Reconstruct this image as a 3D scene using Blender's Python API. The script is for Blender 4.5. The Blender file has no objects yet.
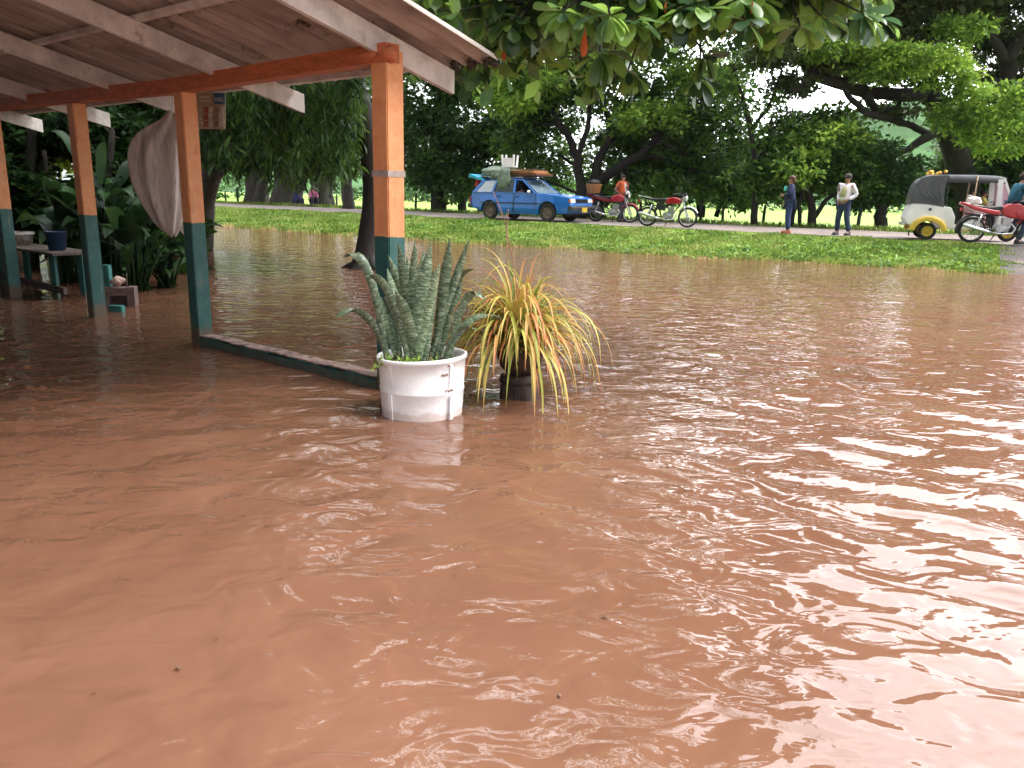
import bpy, bmesh, math, random
import numpy as np
from mathutils import Vector, Matrix, Euler
PI = math.pi
R = math.radians
rng = np.random.default_rng(11)
random.seed(5)
C = bpy.context.scene.collection
scene = bpy.context.scene

# ------------------------------------------------------------------ camera (site survey frame)
F = 788.0; PITCH = R(13.5); ROLL = R(1.25); H = 1.5
cam_d = bpy.data.cameras.new('camera'); cam = bpy.data.objects.new('camera', cam_d); C.objects.link(cam)
cam.location = (0, 0, H)
cam.rotation_euler = (Matrix.Rotation(PI/2 - PITCH, 3, 'X') @ Matrix.Rotation(ROLL, 3, 'Z')).to_euler()
cam_d.sensor_width = 36; cam_d.lens = 36*F/1024; cam_d.clip_end = 5000; cam_d.clip_start = .05
scene.camera = cam

def ray(x, y):
    u = (x-512)/F; v = -(y-384)/F
    c, s = math.cos(ROLL), math.sin(ROLL)
    u2 = u*c - v*s; v2 = u*s + v*c
    return Vector((u2, math.cos(PITCH)+v2*math.sin(PITCH), -math.sin(PITCH)+v2*math.cos(PITCH)))
def ground(x, y, z=0.0):                    # photo point -> metres on a level z
    d = ray(x, y); t = (z-H)/d.z; return Vector((0, 0, H)) + d*t
def at(x, y, Y):                            # photo point -> metres at distance Y
    d = ray(x, y); return Vector((0, 0, H)) + d*(Y/d.y)

# shed / road frame: s runs along the shed and the road (away to the left), a runs across
O3 = Vector((-.94, 5.99, 0)); DS = Vector((-.781, .6245, 0)); DA = Vector((.6245, .781, 0))
def W(s, a, z=0.0): return O3 + DS*s + DA*a + Vector((0, 0, z))
def SA(p): q = Vector((p[0], p[1], 0)) - O3; return q.dot(DS), q.dot(DA)
ANG = math.atan2(DS.y, DS.x)                # heading of +s
MSA = Matrix.Rotation(ANG, 3, 'Z')          # local x = +s, local y = -a ... see box use

# ------------------------------------------------------------------ mesh helpers
class MB:
    def __init__(s): s.v = []; s.f = []; s.uv = []; s.useuv = False
    def add(s, vs, fs, uvs=None):
        n = len(s.v); s.v += [tuple(p) for p in vs]
        s.f += [tuple(i+n for i in f) for f in fs]
        if uvs is not None: s.useuv = True; s.uv += [tuple(u) for u in uvs]
        elif s.useuv: s.uv += [(0, 0)]*len(vs)
        return s
    def box(s, c, size, rot=None, taper=1.0):
        x, y, z = size[0]/2, size[1]/2, size[2]/2
        P = [(-x,-y,-z),(x,-y,-z),(x,y,-z),(-x,y,-z),(-x*taper,-y*taper,z),(x*taper,-y*taper,z),(x*taper,y*taper,z),(-x*taper,y*taper,z)]
        m = rot if rot is not None else Matrix.Identity(3)
        c = Vector(c)
        s.add([m@Vector(p)+c for p in P], [(0,3,2,1),(4,5,6,7),(0,1,5,4),(1,2,6,5),(2,3,7,6),(3,0,4,7)]); return s
    def bar(s, a, b, w, h, up=(0,0,1)):     # rectangular bar between two points
        a = Vector(a); b = Vector(b); d = (b-a); L = d.length; d.normalize()
        u = Vector(up); sd = d.cross(u)
        if sd.length < 1e-4: sd = d.cross(Vector((1,0,0)))
        sd.normalize(); u = sd.cross(d)
        m = Matrix((d, sd, u)).transposed()
        s.box((a+b)/2, (L, w, h), m); return s
    def tube(s, pts, rad, seg=8, cap=True):
        pts = [Vector(p) for p in pts]; n = len(pts)
        if not hasattr(rad, '__len__'): rad = [rad]*n
        vs = []; ref = None
        for i, p in enumerate(pts):
            t = (pts[min(i+1, n-1)]-pts[max(i-1, 0)])
            if t.length < 1e-9: t = Vector((0,0,1))
            t.normalize()
            if ref is None:
                ref = t.cross(Vector((0,0,1)))
                if ref.length < .05: ref = t.cross(Vector((0,1,0)))
            else: ref = ref - t*ref.dot(t)
            ref.normalize(); b = t.cross(ref)
            for k in range(seg):
                a = 2*PI*k/seg
                vs.append(p + (ref*math.cos(a)+b*math.sin(a))*rad[i])
        fs = []
        for i in range(n-1):
            for k in range(seg):
                k2 = (k+1) % seg
                fs.append((i*seg+k, i*seg+k2, (i+1)*seg+k2, (i+1)*seg+k))
        if cap:
            fs.append(tuple(range(seg))[::-1]); fs.append(tuple((n-1)*seg+k for k in range(seg)))
        s.add(vs, fs); return s
    def lathe(s, prof, seg=24, c=(0,0,0), m=None, closed=False, sx=1, sy=1):   # prof: (r, z)
        vs = []; fs = []; c = Vector(c)
        if m is None: m = Matrix.Identity(3)
        for r, z in prof:
            for k in range(seg):
                a = 2*PI*k/seg; vs.append(m@Vector((r*math.cos(a)*sx, r*math.sin(a)*sy, z))+c)
        n = len(prof)
        for i in range(n-1 if not closed else n):
            j = (i+1) % n
            for k in range(seg):
                k2 = (k+1) % seg
                fs.append((i*seg+k, i*seg+k2, j*seg+k2, j*seg+k))
        s.add(vs, fs); return s
    def ball(s, c, r, seg=12, rings=8, m=None):
        if not hasattr(r, '__len__'): r = (r, r, r)
        if m is None: m = Matrix.Identity(3)
        c = Vector(c); vs = []; fs = []
        for i in range(rings+1):
            th = PI*i/rings
            for k in range(seg):
                a = 2*PI*k/seg
                vs.append(m@Vector((r[0]*math.sin(th)*math.cos(a), r[1]*math.sin(th)*math.sin(a), r[2]*math.cos(th)))+c)
        for i in range(rings):
            for k in range(seg):
                k2 = (k+1) % seg
                fs.append((i*seg+k, (i+1)*seg+k, (i+1)*seg+k2, i*seg+k2))
        s.add(vs, fs); return s
    def prism(s, prof, y0, y1, bevel=0, segs=2, swap=None):       # profile in (x, z), extruded along y
        bm = bmesh.new()
        vs = [bm.verts.new((x, y0, z)) for x, z in prof]
        f = bm.faces.new(vs)
        r = bmesh.ops.extrude_face_region(bm, geom=[f])
        for e in r['geom']:
            if isinstance(e, bmesh.types.BMVert): e.co.y = y1
        bmesh.ops.recalc_face_normals(bm, faces=bm.faces)
        if bevel: bmesh.ops.bevel(bm, geom=[e for e in bm.edges if len(e.link_faces) == 2 and e.calc_face_angle(0) > .9], offset=bevel, segments=segs, affect='EDGES', profile=.6, clamp_overlap=True)
        bmesh.ops.triangulate(bm, faces=[f for f in bm.faces if len(f.verts) > 4])
        bm.verts.index_update()
        P = [v.co.copy() for v in bm.verts]
        if swap is not None: P = [swap(p) for p in P]
        s.add(P, [tuple(v.index for v in f.verts) for f in bm.faces]); bm.free(); return s

def link(name, me, mat, parent=None, smooth=False, loc=None):
    if mat is not None:
        for m in (mat if isinstance(mat, (list, tuple)) else [mat]): me.materials.append(m)
    if smooth: me.polygons.foreach_set('use_smooth', [True]*len(me.polygons))
    o = bpy.data.objects.new(name, me); C.objects.link(o)
    if parent is not None: o.parent = parent
    if loc is not None: o.location = loc
    return o
def obj(name, mb, mat, parent=None, smooth=False, loc=None):
    me = bpy.data.meshes.new(name); me.from_pydata(mb.v, [], mb.f)
    if mb.useuv and len(mb.uv) == len(mb.v):
        l = me.uv_layers.new(name='UVMap')
        idx = np.zeros(len(me.loops), dtype=np.int32); me.loops.foreach_get('vertex_index', idx)
        l.data.foreach_set('uv', np.array(mb.uv, dtype=np.float32)[idx].ravel())
    me.update()
    o = link(name, me, mat, parent, smooth, loc)
    if smooth == 'auto': pass
    return o
def fast(name, V, Fq, mat, parent=None, smooth=False, uv=None):
    V = np.asarray(V, dtype=np.float32); Fq = np.asarray(Fq, dtype=np.int32); k = Fq.shape[1]
    me = bpy.data.meshes.new(name)
    me.vertices.add(len(V)); me.vertices.foreach_set('co', V.ravel())
    me.loops.add(Fq.size); me.loops.foreach_set('vertex_index', Fq.ravel())
    me.polygons.add(len(Fq)); me.polygons.foreach_set('loop_start', np.arange(0, Fq.size, k, dtype=np.int32))
    me.polygons.foreach_set('loop_total', np.full(len(Fq), k, dtype=np.int32))
    if uv is not None:
        l = me.uv_layers.new(name='UVMap'); l.data.foreach_set('uv', np.asarray(uv, dtype=np.float32)[Fq.ravel()].ravel())
    me.update(calc_edges=True); me.validate()
    return link(name, me, mat, parent, smooth)
def tag(o, label=None, cat=None, group=None, kind=None):
    if label: o['label'] = label
    if cat: o['category'] = cat
    if group: o['group'] = group
    if kind: o['kind'] = kind
    return o
def thing(name, label, cat, loc=(0,0,0), rz=0, group=None, scale=1):
    o = bpy.data.objects.new(name, None); C.objects.link(o); o.location = loc; o.rotation_euler = (0, 0, rz)
    o.scale = (scale,)*3; o.empty_display_size = .2
    return tag(o, label, cat, group)
def dup(root, loc, rz, label, scale=1):
    r = root.copy(); C.objects.link(r); r.location = loc; r.rotation_euler = (0, 0, rz); r['label'] = label; r.scale = (scale,)*3
    for ch in list(root.children):
        c = ch.copy(); C.objects.link(c); c.parent = r
        for g in list(ch.children):
            d = g.copy(); C.objects.link(d); d.parent = c
    return r

# ------------------------------------------------------------------ materials
def N(nt, t, **k):
    n = nt.nodes.new(t)
    for a, b in k.items():
        if a.startswith('_'): setattr(n, a[1:], b)
        else: n.inputs[a.replace('__', ' ')].default_value = b
    return n
def L(nt, a, ao, b, bi): nt.links.new(a.outputs[ao], b.inputs[bi])
def ramp(nt, stops, interp='LINEAR'):
    n = nt.nodes.new('ShaderNodeValToRGB'); cr = n.color_ramp; cr.interpolation = interp
    while len(cr.elements) < len(stops): cr.elements.new(.5)
    for e, (p, c) in zip(cr.elements, stops): e.position = p; e.color = (c[0], c[1], c[2], 1)
    return n
def mat(name, col, rough=.7, var=.25, scale=6, bump=0, metal=0, spec=.5, col2=None, stretch=(1,1,1), bscale=None, coat=0, dirt=None, emis=None):
    m = bpy.data.materials.new(name); m.use_nodes = True; nt = m.node_tree; b = nt.nodes['Principled BSDF']
    tc = N(nt, 'ShaderNodeTexCoord'); mp = N(nt, 'ShaderNodeMapping'); mp.inputs['Scale'].default_value = stretch
    L(nt, tc, 'Object', mp, 'Vector')
    n = N(nt, 'ShaderNodeTexNoise', Scale=scale, Detail=6.0, Roughness=.62); L(nt, mp, 'Vector', n, 'Vector')
    c2 = col2 if col2 else tuple(max(0, c*(1-var)) for c in col)
    c1 = col if col2 else tuple(min(1, c*(1+var*.6)) for c in col)
    r = ramp(nt, [(.32, c2), (.68, c1)]); L(nt, n, 'Fac', r, 'Fac')
    out = r
    if dirt:
        n2 = N(nt, 'ShaderNodeTexNoise', Scale=dirt[1], Detail=8.0, Roughness=.7); L(nt, mp, 'Vector', n2, 'Vector')
        r2 = ramp(nt, [(dirt[2], (0,0,0)), (dirt[2]+.12, (1,1,1))]); L(nt, n2, 'Fac', r2, 'Fac')
        mx = N(nt, 'ShaderNodeMix', _data_type='RGBA'); mx.inputs['B'].default_value = (*dirt[0], 1)
        nt.links.new(r2.outputs['Color'], mx.inputs['Factor']); nt.links.new(r.outputs['Color'], mx.inputs['A'])
        nt.links.new(mx.outputs['Result'], b.inputs['Base Color'])
    else: L(nt, r, 'Color', b, 'Base Color')
    b.inputs['Roughness'].default_value = rough; b.inputs['Metallic'].default_value = metal
    b.inputs['Specular IOR Level'].default_value = spec; b.inputs['Coat Weight'].default_value = coat
    if bump:
        n3 = N(nt, 'ShaderNodeTexNoise', Scale=bscale or scale*4, Detail=5.0); L(nt, mp, 'Vector', n3, 'Vector')
        bp = N(nt, 'ShaderNodeBump', Strength=bump, Distance=.02); L(nt, n3, 'Fac', bp, 'Height'); L(nt, bp, 'Normal', b, 'Normal')
    return m
def leafmat(name, dark, light, trans=.35, nscale=.6, rough=.45, island=.5, extra=None, gloss=.25):
    m = bpy.data.materials.new(name); m.use_nodes = True; nt = m.node_tree; b = nt.nodes['Principled BSDF']
    tc = N(nt, 'ShaderNodeTexCoord'); n = N(nt, 'ShaderNodeTexNoise', Scale=nscale, Detail=3.0); L(nt, tc, 'Object', n, 'Vector')
    g = N(nt, 'ShaderNodeNewGeometry')
    ma = N(nt, 'ShaderNodeMath', _operation='MULTIPLY_ADD'); L(nt, g, 'Random Per Island', ma, 0); ma.inputs[1].default_value = island
    sb = N(nt, 'ShaderNodeMath', _operation='SUBTRACT'); L(nt, n, 'Fac', sb, 0); sb.inputs[1].default_value = island*.5
    L(nt, sb, 'Value', ma, 2)
    r = ramp(nt, [(.3, dark), (.72, light)] if not extra else [(.25, dark), (.6, light), (.9, extra)]); L(nt, ma, 'Value', r, 'Fac')
    L(nt, r, 'Color', b, 'Base Color'); b.inputs['Roughness'].default_value = rough; b.inputs['Specular IOR Level'].default_value = gloss
    tr = N(nt, 'ShaderNodeBsdfTranslucent'); hs = N(nt, 'ShaderNodeHueSaturation'); hs.inputs['Value'].default_value = 1.5; hs.inputs['Hue'].default_value = .48
    L(nt, r, 'Color', hs, 'Color'); L(nt, hs, 'Color', tr, 'Color')
    mx = N(nt, 'ShaderNodeMixShader'); mx.inputs[0].default_value = trans
    L(nt, b, 'BSDF', mx, 1); L(nt, tr, 'BSDF', mx, 2); L(nt, mx, 'Shader', nt.nodes['Material Output'], 'Surface')
    return m
def glassmat(name, tint=(.05,.07,.07), rough=.05, alpha=.55):
    m = bpy.data.materials.new(name); m.use_nodes = True; nt = m.node_tree; b = nt.nodes['Principled BSDF']
    b.inputs['Base Color'].default_value = (*tint, 1); b.inputs['Roughness'].default_value = rough; b.inputs['Alpha'].default_value = alpha
    return m

M = {}
M['bark'] = mat('bark', (.022,.018,.015), .9, .5, 5, .8, stretch=(1,1,.3))
M['bark_grey'] = mat('bark_grey', (.05,.042,.035), .9, .5, 4, .8, stretch=(1,1,.3))
M['lf_mid'] = leafmat('leaf_mid', (.02,.06,.012), (.13,.26,.04))
M['lf_dark'] = leafmat('leaf_dark', (.02,.055,.014), (.085,.18,.038), .32)
M['lf_bright'] = leafmat('leaf_bright', (.07,.17,.022), (.32,.5,.08), .45)
M['lf_olive'] = leafmat('leaf_olive', (.03,.045,.015), (.09,.13,.035), .3)
M['lf_mango'] = leafmat('leaf_mango', (.012,.035,.01), (.07,.15,.025), .3, 1.0)
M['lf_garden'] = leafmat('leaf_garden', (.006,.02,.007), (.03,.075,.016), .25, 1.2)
M['lf_almond'] = leafmat('leaf_almond', (.035,.09,.035), (.2,.36,.07), .45, 1.3, .3, .6, gloss=.6)
M['lf_almond_red'] = leafmat('leaf_almond_red', (.45,.08,.02), (.6,.16,.03), .35, 1.3)
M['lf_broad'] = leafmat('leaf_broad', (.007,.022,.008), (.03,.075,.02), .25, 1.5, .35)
M['grass'] = leafmat('grass_blades', (.06,.13,.02), (.22,.32,.06), .3, .55, .7, .5, extra=(.5,.46,.2))
M['woods'] = leafmat('woods', (.02,.06,.015), (.07,.15,.035), .2, .08, .8)

# ------------------------------------------------------------------ terrain
def sstep(x, a, b):
    t = np.clip((x-a)/(b-a), 0, 1); return t*t*(3-2*t)
def shore(s): return 13.9 + 3.4*np.exp(-np.clip(s+2, -1.5, 200)/9.0) + .25*np.sin(s*.9) + .16*np.sin(s*2.3+1) + .09*np.sin(s*5.1+.5)
def hgt(s, a):
    sh = shore(s)
    under = -np.minimum((sh-a)*.09, .55)
    bank = .50*np.clip((a-sh)/np.maximum(20.3-sh, .5), 0, 1)**1.2
    h = np.where(a < sh, under, bank)
    h = np.where(a > 26.8, .5-.28*sstep(a, 26.8, 29.5), h)
    bumpy = (.02*np.sin(s*3.1+a*1.3)+.02*np.sin(s*1.7-a*2.9)+.015*np.sin(s*5.3+1.7*a))
    h = h + np.where(((a > sh) & (a < 20.2)) | (a > 27.2), bumpy, 0)
    return h
def axis(dense0, dense1, step, far0, far1, g=1.12):
    v = list(np.arange(dense0, dense1+1e-6, step)); d = step; x = v[-1]
    while x < far1: d *= g; x += d; v.append(x)
    x = v[0]; d = step; pre = []
    while x > far0: d *= g; x -= d; pre.append(x)
    return np.array(pre[::-1]+v)
def to_world(s, a, z):
    return np.stack([O3.x+DS.x*s+DA.x*a, O3.y+DS.y*s+DA.y*a, z], -1)
def grid_faces(nr, nc):
    i, j = np.meshgrid(np.arange(nr-1), np.arange(nc-1), indexing='ij')
    b = (i*nc+j).ravel(); return np.stack([b, b+1, b+nc+1, b+nc], -1)
sx = axis(-14, 60, .3, -900, 1400); ax = axis(10, 32, .2, -60, 1500)
S, A = np.meshgrid(sx, ax, indexing='ij')
Zt = hgt(S, A)
V = to_world(S, A, Zt).reshape(-1, 3)
m = bpy.data.materials.new('ground_soil_grass'); m.use_nodes = True; nt = m.node_tree; b = nt.nodes['Principled BSDF']
g = N(nt, 'ShaderNodeNewGeometry'); sp = N(nt, 'ShaderNodeSeparateXYZ'); L(nt, g, 'Position', sp, 'Vector')
n1 = N(nt, 'ShaderNodeTexNoise', Scale=.35, Detail=8.0, Roughness=.7); L(nt, g, 'Position', n1, 'Vector')
n2 = N(nt, 'ShaderNodeTexNoise', Scale=5.0, Detail=6.0, Roughness=.7); L(nt, g, 'Position', n2, 'Vector')
r1 = ramp(nt, [(.3, (.13,.21,.035)), (.5, (.2,.31,.055)), (.72, (.3,.38,.1))]); L(nt, n1, 'Fac', r1, 'Fac')
r2 = ramp(nt, [(.3, (.55,.55,.55)), (.7, (1.15,1.15,1.15))]); L(nt, n2, 'Fac', r2, 'Fac')
mm = N(nt, 'ShaderNodeMix', _data_type='RGBA', _blend_type='MULTIPLY'); mm.inputs['Factor'].default_value = 1
nt.links.new(r1.outputs['Color'], mm.inputs['A']); nt.links.new(r2.outputs['Color'], mm.inputs['B'])
mr = N(nt, 'ShaderNodeMapRange'); mr.inputs['From Min'].default_value = .02; mr.inputs['From Max'].default_value = .14
ad = N(nt, 'ShaderNodeMath', _operation='MULTIPLY_ADD'); L(nt, n2, 'Fac', ad, 0); ad.inputs[1].default_value = .12; L(nt, sp, 'Z', ad, 2)
sb = N(nt, 'ShaderNodeMath', _operation='SUBTRACT'); L(nt, ad, 'Value', sb, 0); sb.inputs[1].default_value = .06
L(nt, sb, 'Value', mr, 'Value')
m2 = N(nt, 'ShaderNodeMix', _data_type='RGBA'); m2.inputs['A'].default_value = (.2,.12,.06,1)
nt.links.new(mr.outputs['Result'], m2.inputs['Factor']); nt.links.new(mm.outputs['Result'], m2.inputs['B'])
nt.links.new(m2.outputs['Result'], b.inputs['Base Color']); b.inputs['Roughness'].default_value = .9; b.inputs['Specular IOR Level'].default_value = .1
tag(fast('ground', V, grid_faces(len(sx), len(ax)), m, smooth=True), kind='structure')

# road and side road
def strip(name, s0, s1, ds, a0, a1, da, z, m):
    ss = np.arange(s0, s1+.01, ds); aa = np.arange(a0, a1+.001, da)
    S, A = np.meshgrid(ss, aa, indexing='ij')
    wob = .07*np.sin(S*1.3)+.05*np.sin(S*3.7+1)
    A2 = A + np.where(A <= a0+1e-6, wob, 0) - np.where(A >= a1-1e-6, wob, 0)
    S = S-.17*(20.6-A2)*(a1 < 21)
    Z = z(S, A2)
    return tag(fast(name, to_world(S, A2, Z).reshape(-1, 3), grid_faces(len(ss), len(aa)), m, smooth=True), kind='structure')
asph = mat('asphalt', (.27,.22,.2), .85, .25, 1.2, .5, bscale=60, spec=.25, dirt=((.2,.16,.13), .5, .52))
asph2 = mat('asphalt_dark', (.075,.063,.06), .8, .3, 2, .6, bscale=50, spec=.25, dirt=((.14,.1,.08), .8, .52))
strip('road', -60, 260, 1, 20.5, 26.6, .61, lambda S, A: .512+.03*np.sin((A-20.5)/6.1*PI)+0*S, asph)
strip('side_road', -9, -1.2, .39, 10, 20.62, .36, lambda S, A: hgt(S, A)+.014, asph2)

# far hills and wooded skyline
hx = np.linspace(-500, 900, 260); hy = np.linspace(240, 620, 90)
X, Y = np.meshgrid(hx, hy, indexing='ij')
Hh = 56*np.exp(-((X-225)/95)**2-((Y-520)/150)**2) + 12*np.exp(-((X+60)/220)**2-((Y-480)/110)**2) + 30*np.exp(-((X-480)/150)**2-((Y-500)/130)**2)
for k in range(26):
    f = .02+.012*k; a = rng.uniform(0, 6.28); Hh += (2.2/(1+.35*k))*np.sin(f*(X*math.cos(a)+Y*math.sin(a))+rng.uniform(0, 6))*np.clip(Hh/12, 0, 1)
Hh += rng.normal(0, 1.1, X.shape)*np.clip(Hh/8, 0, 1) - 1
mh = mat('hill_woods', (.045,.105,.03), .95, .6, .05, .0, spec=.05)
tag(fast('hills', np.stack([X, Y, Hh], -1).reshape(-1, 3), grid_faces(260, 90)[:, ::-1], mh, smooth=False), kind='structure')

# ------------------------------------------------------------------ water
def graded(lo, hi, c0, c1, st, g):
    return axis(c0, c1, st, lo, hi, g)
wx = graded(-60, 60, -2.6, 3.4, .022, 1.018); wy = graded(-12, 62, .9, 3.4, .016, 1.0088)
X, Y = np.meshgrid(wx, wy, indexing='ij')
dist = np.sqrt(X**2+Y**2)+.5
wr = np.random.default_rng(3)
Z = np.zeros_like(X)
XW = X + .10*np.sin(Y*1.1+X*.5) + .03*np.sin(Y*2.9-X*1.7); YW = Y + .08*np.sin(X*1.3-Y*.6) + .03*np.sin(X*3.3+Y*2.1)
calm = .42+.58*sstep(X+.35*Y*0, -3.5, 1.5)                     # the wind reaches the open side more
patch = .75+.35*np.sin(.8*X+.5*Y+1)*np.sin(.6*X-.9*Y)
right = sstep(X+.25*Y, -2.5, 2.5)
for k in range(110):
    fam = k % 2
    lam = .085*(.62/.085)**wr.uniform(0, 1) if k % 10 else wr.uniform(.6, 1.3)
    th = wr.normal(R(60 if fam else 104), R(12 if fam else 15)); kk = 2*PI/lam
    slope = .0235*wr.uniform(.6, 1.3)*(.6 if lam > .6 else 1)
    fade = np.clip(lam/(.042*dist)-.7, 0, 1)
    wgt = (.2+.95*right) if fam else (1.0-.65*right)
    Z += slope*lam/6.28*1.1*fade*wgt*np.sin(kk*(XW*math.cos(th)+YW*math.sin(th))+wr.uniform(0, 6.28))
Z *= calm*patch*1.3*(.42+.58*sstep(dist, 2.4, 6))
# rings round the white tub
m = bpy.data.materials.new('muddy_water'); m.use_nodes = True; nt = m.node_tree; b = nt.nodes['Principled BSDF']
g = N(nt, 'ShaderNodeNewGeometry')
n1 = N(nt, 'ShaderNodeTexNoise', Scale=.55, Detail=7.0, Roughness=.6, Distortion=1.4); L(nt, g, 'Position', n1, 'Vector')
r1 = ramp(nt, [(.28, (.13,.058,.034)), (.72, (.18,.087,.053))]); L(nt, n1, 'Fac', r1, 'Fac'); L(nt, r1, 'Color', b, 'Base Color')
b.inputs['Roughness'].default_value = .025; b.inputs['IOR'].default_value = 1.38; b.inputs['Specular IOR Level'].default_value = .5
mp = N(nt, 'ShaderNodeMapping'); mp.inputs['Scale'].default_value = (.95, 1.35, 1); mp.inputs['Rotation'].default_value = (0, 0, R(-14)); L(nt, g, 'Position', mp, 'Vector')
na = N(nt, 'ShaderNodeTexNoise', Scale=3.4, Detail=2.0, Roughness=.5, Distortion=.6); L(nt, mp, 'Vector', na, 'Vector')
nb = N(nt, 'ShaderNodeTexNoise', Scale=11.0, Detail=2.0, Roughness=.5, Distortion=.4); L(nt, mp, 'Vector', nb, 'Vector')
b1 = N(nt, 'ShaderNodeBump', Strength=.9, Distance=.034); L(nt, na, 'Fac', b1, 'Height')
b2 = N(nt, 'ShaderNodeBump', Strength=1.0, Distance=.0022); L(nt, nb, 'Fac', b2, 'Height'); L(nt, b1, 'Normal', b2, 'Normal')
L(nt, b2, 'Normal', b, 'Normal')
tag(fast('water', np.stack([X, Y, Z], -1).reshape(-1, 3), grid_faces(len(wx), len(wy))[:, ::-1], m, smooth=True), kind='structure')

# ------------------------------------------------------------------ grass
def blades(P, h, w, lean=.5, r=rng):
    n = len(P); az = r.uniform(0, 2*PI, n); l = r.uniform(0, lean, n)*h
    d = np.stack([np.cos(az), np.sin(az), np.zeros(n)], -1); sd = np.stack([-np.sin(az), np.cos(az), np.zeros(n)], -1)
    up = np.zeros((n, 3)); up[:, 2] = h
    mid = P + up*.55 + d*(l*.3)[:, None]; tip = P + up + d*l[:, None]
    V = np.stack([P-sd*(w*.5)[:, None], P+sd*(w*.5)[:, None], mid+sd*(w*.4)[:, None], tip, mid-sd*(w*.4)[:, None]], 1).reshape(-1, 3)
    F = np.arange(n*5).reshape(n, 5); return V, F
n = 90000
s_ = -2.1 + (rng.uniform(0, 1, n)**1.5)*52; t_ = rng.uniform(0, 1, n); a_ = shore(s_)-.12+t_*(20.5-shore(s_)+.12)
kp = s_ > -1.2-.17*(20.6-a_)+.22*np.sin(a_*5.1)+.15*np.sin(a_*13)-rng.exponential(.08, n); s_, a_, t_ = s_[kp], a_[kp], t_[kp]; n = len(s_)
z_ = hgt(s_, a_); clump = .5+.5*np.sin(s_*2.1+np.sin(a_*3)*1.5)*np.sin(a_*2.4+s_*.6)
hh = (.04+.08*clump)*rng.uniform(.5, 1.3, n)*(1+s_*.015)*(1-.5*sstep(t_, .75, 1))
V1, F1 = blades(to_world(s_, a_, z_-.01), hh, .022+.016*rng.uniform(0, 1, n)+s_*.0007, .9)
n = 26000
s_ = -14 + (rng.uniform(0, 1, n)**1.3)*80; a_ = 26.7+rng.exponential(1.4, n); z_ = hgt(s_, a_)
V2, F2 = blades(to_world(s_, a_, z_-.01), rng.uniform(.06, .28, n), rng.uniform(.02, .05, n), .7)
tag(fast('grass', np.vstack([V1, V2]), np.vstack([F1, F2+len(V1)]), M['grass']), label='short green grass on the bank between flood water and road', cat='grass', kind='stuff')

# ------------------------------------------------------------------ foliage
def leaf_quads(P, Dr, size, asp=.45, r=rng, flat=.55):
    """diamond leaves at P, pointing along Dr, slightly folded"""
    n = len(P); Dr = Dr/np.linalg.norm(Dr, axis=1)[:, None]
    nr = r.normal(0, 1, (n, 3)); nr[:, 2] = np.abs(nr[:, 2])+flat
    sd = np.cross(Dr, nr); sd /= (np.linalg.norm(sd, axis=1)[:, None]+1e-9); up = np.cross(sd, Dr)
    L_ = size[:, None]; Wd = L_*asp*.5
    a = P; bq = P+Dr*L_*.5+sd*Wd+up*L_*.05; c = P+Dr*L_; d = P+Dr*L_*.5-sd*Wd+up*L_*.05
    V = np.stack([a, bq, c, d], 1).reshape(-1, 3); return V, np.arange(n*4).reshape(n, 4)
def crown_leaves(lobes, clumps_per, per_clump, clump_r, leaf, r, droop=0., asp=.5):
    """leaf clumps spread in ellipsoid lobes (denser to the outside)"""
    cs = []; rs = []
    for (c, rad, k) in lobes:
        m_ = max(3, int(clumps_per*k)); d = r.normal(0, 1, (m_, 3)); d /= np.linalg.norm(d, axis=1)[:, None]
        q = r.uniform(.35, 1.0, m_)**.6
        cs.append(np.array(c)+d*np.array(rad)*q[:, None]); rs.append(np.full(m_, clump_r)*r.uniform(.6, 1.35, m_))
    cs = np.vstack(cs); rs = np.concatenate(rs)
    npc = per_clump; idx = np.repeat(np.arange(len(cs)), npc); n = len(idx)
    g = r.normal(0, .42, (n, 3))*rs[idx][:, None]; g[:, 2] *= .5
    P = cs[idx]+g
    Dr = g*1.0+r.normal(0, .35, (n, 3))*rs[idx][:, None]; Dr[:, 2] -= droop*rs[idx]
    V, Fq = leaf_quads(P, Dr+1e-6, leaf*r.uniform(.6, 1.35, n), asp, r)
    return V, Fq, cs
# low leafy weeds scattered through the bank
wq = np.random.default_rng(19); nc_ = 300
cs_ = -1.3+(wq.uniform(0, 1, nc_)**1.3)*44; ca_ = shore(cs_)+wq.uniform(0, 1, nc_)**1.2*(20.3-shore(cs_))
ix = np.repeat(np.arange(nc_), 42); n = len(ix); sp_r = wq.uniform(.1, .38, nc_)[ix]
ws_ = cs_[ix]+wq.normal(0, 1, n)*sp_r; wa_ = np.minimum(ca_[ix]*.93+1.0+wq.normal(0, 1, n)*sp_r*.7, 20.1); kp = ws_ > -1.1-.17*(20.6-wa_); ws_, wa_ = ws_[kp], wa_[kp]; n = len(ws_)
P = to_world(ws_, wa_, hgt(ws_, wa_)+wq.uniform(.01, .11, n)*(1-.6*sstep(wa_, 18.5, 20))); Dr = wq.normal(0, 1, (n, 3)); Dr[:, 2] = np.abs(Dr[:, 2])*.5
V, Fq = leaf_quads(P, Dr, wq.uniform(.05, .13, n), .6, wq)
tag(fast('bank_weeds', V, Fq, leafmat('weed_leaf', (.05,.13,.02), (.2,.34,.06), .35, .8)), 'low leafy weeds scattered through the grass bank', 'weeds', kind='stuff')
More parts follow.
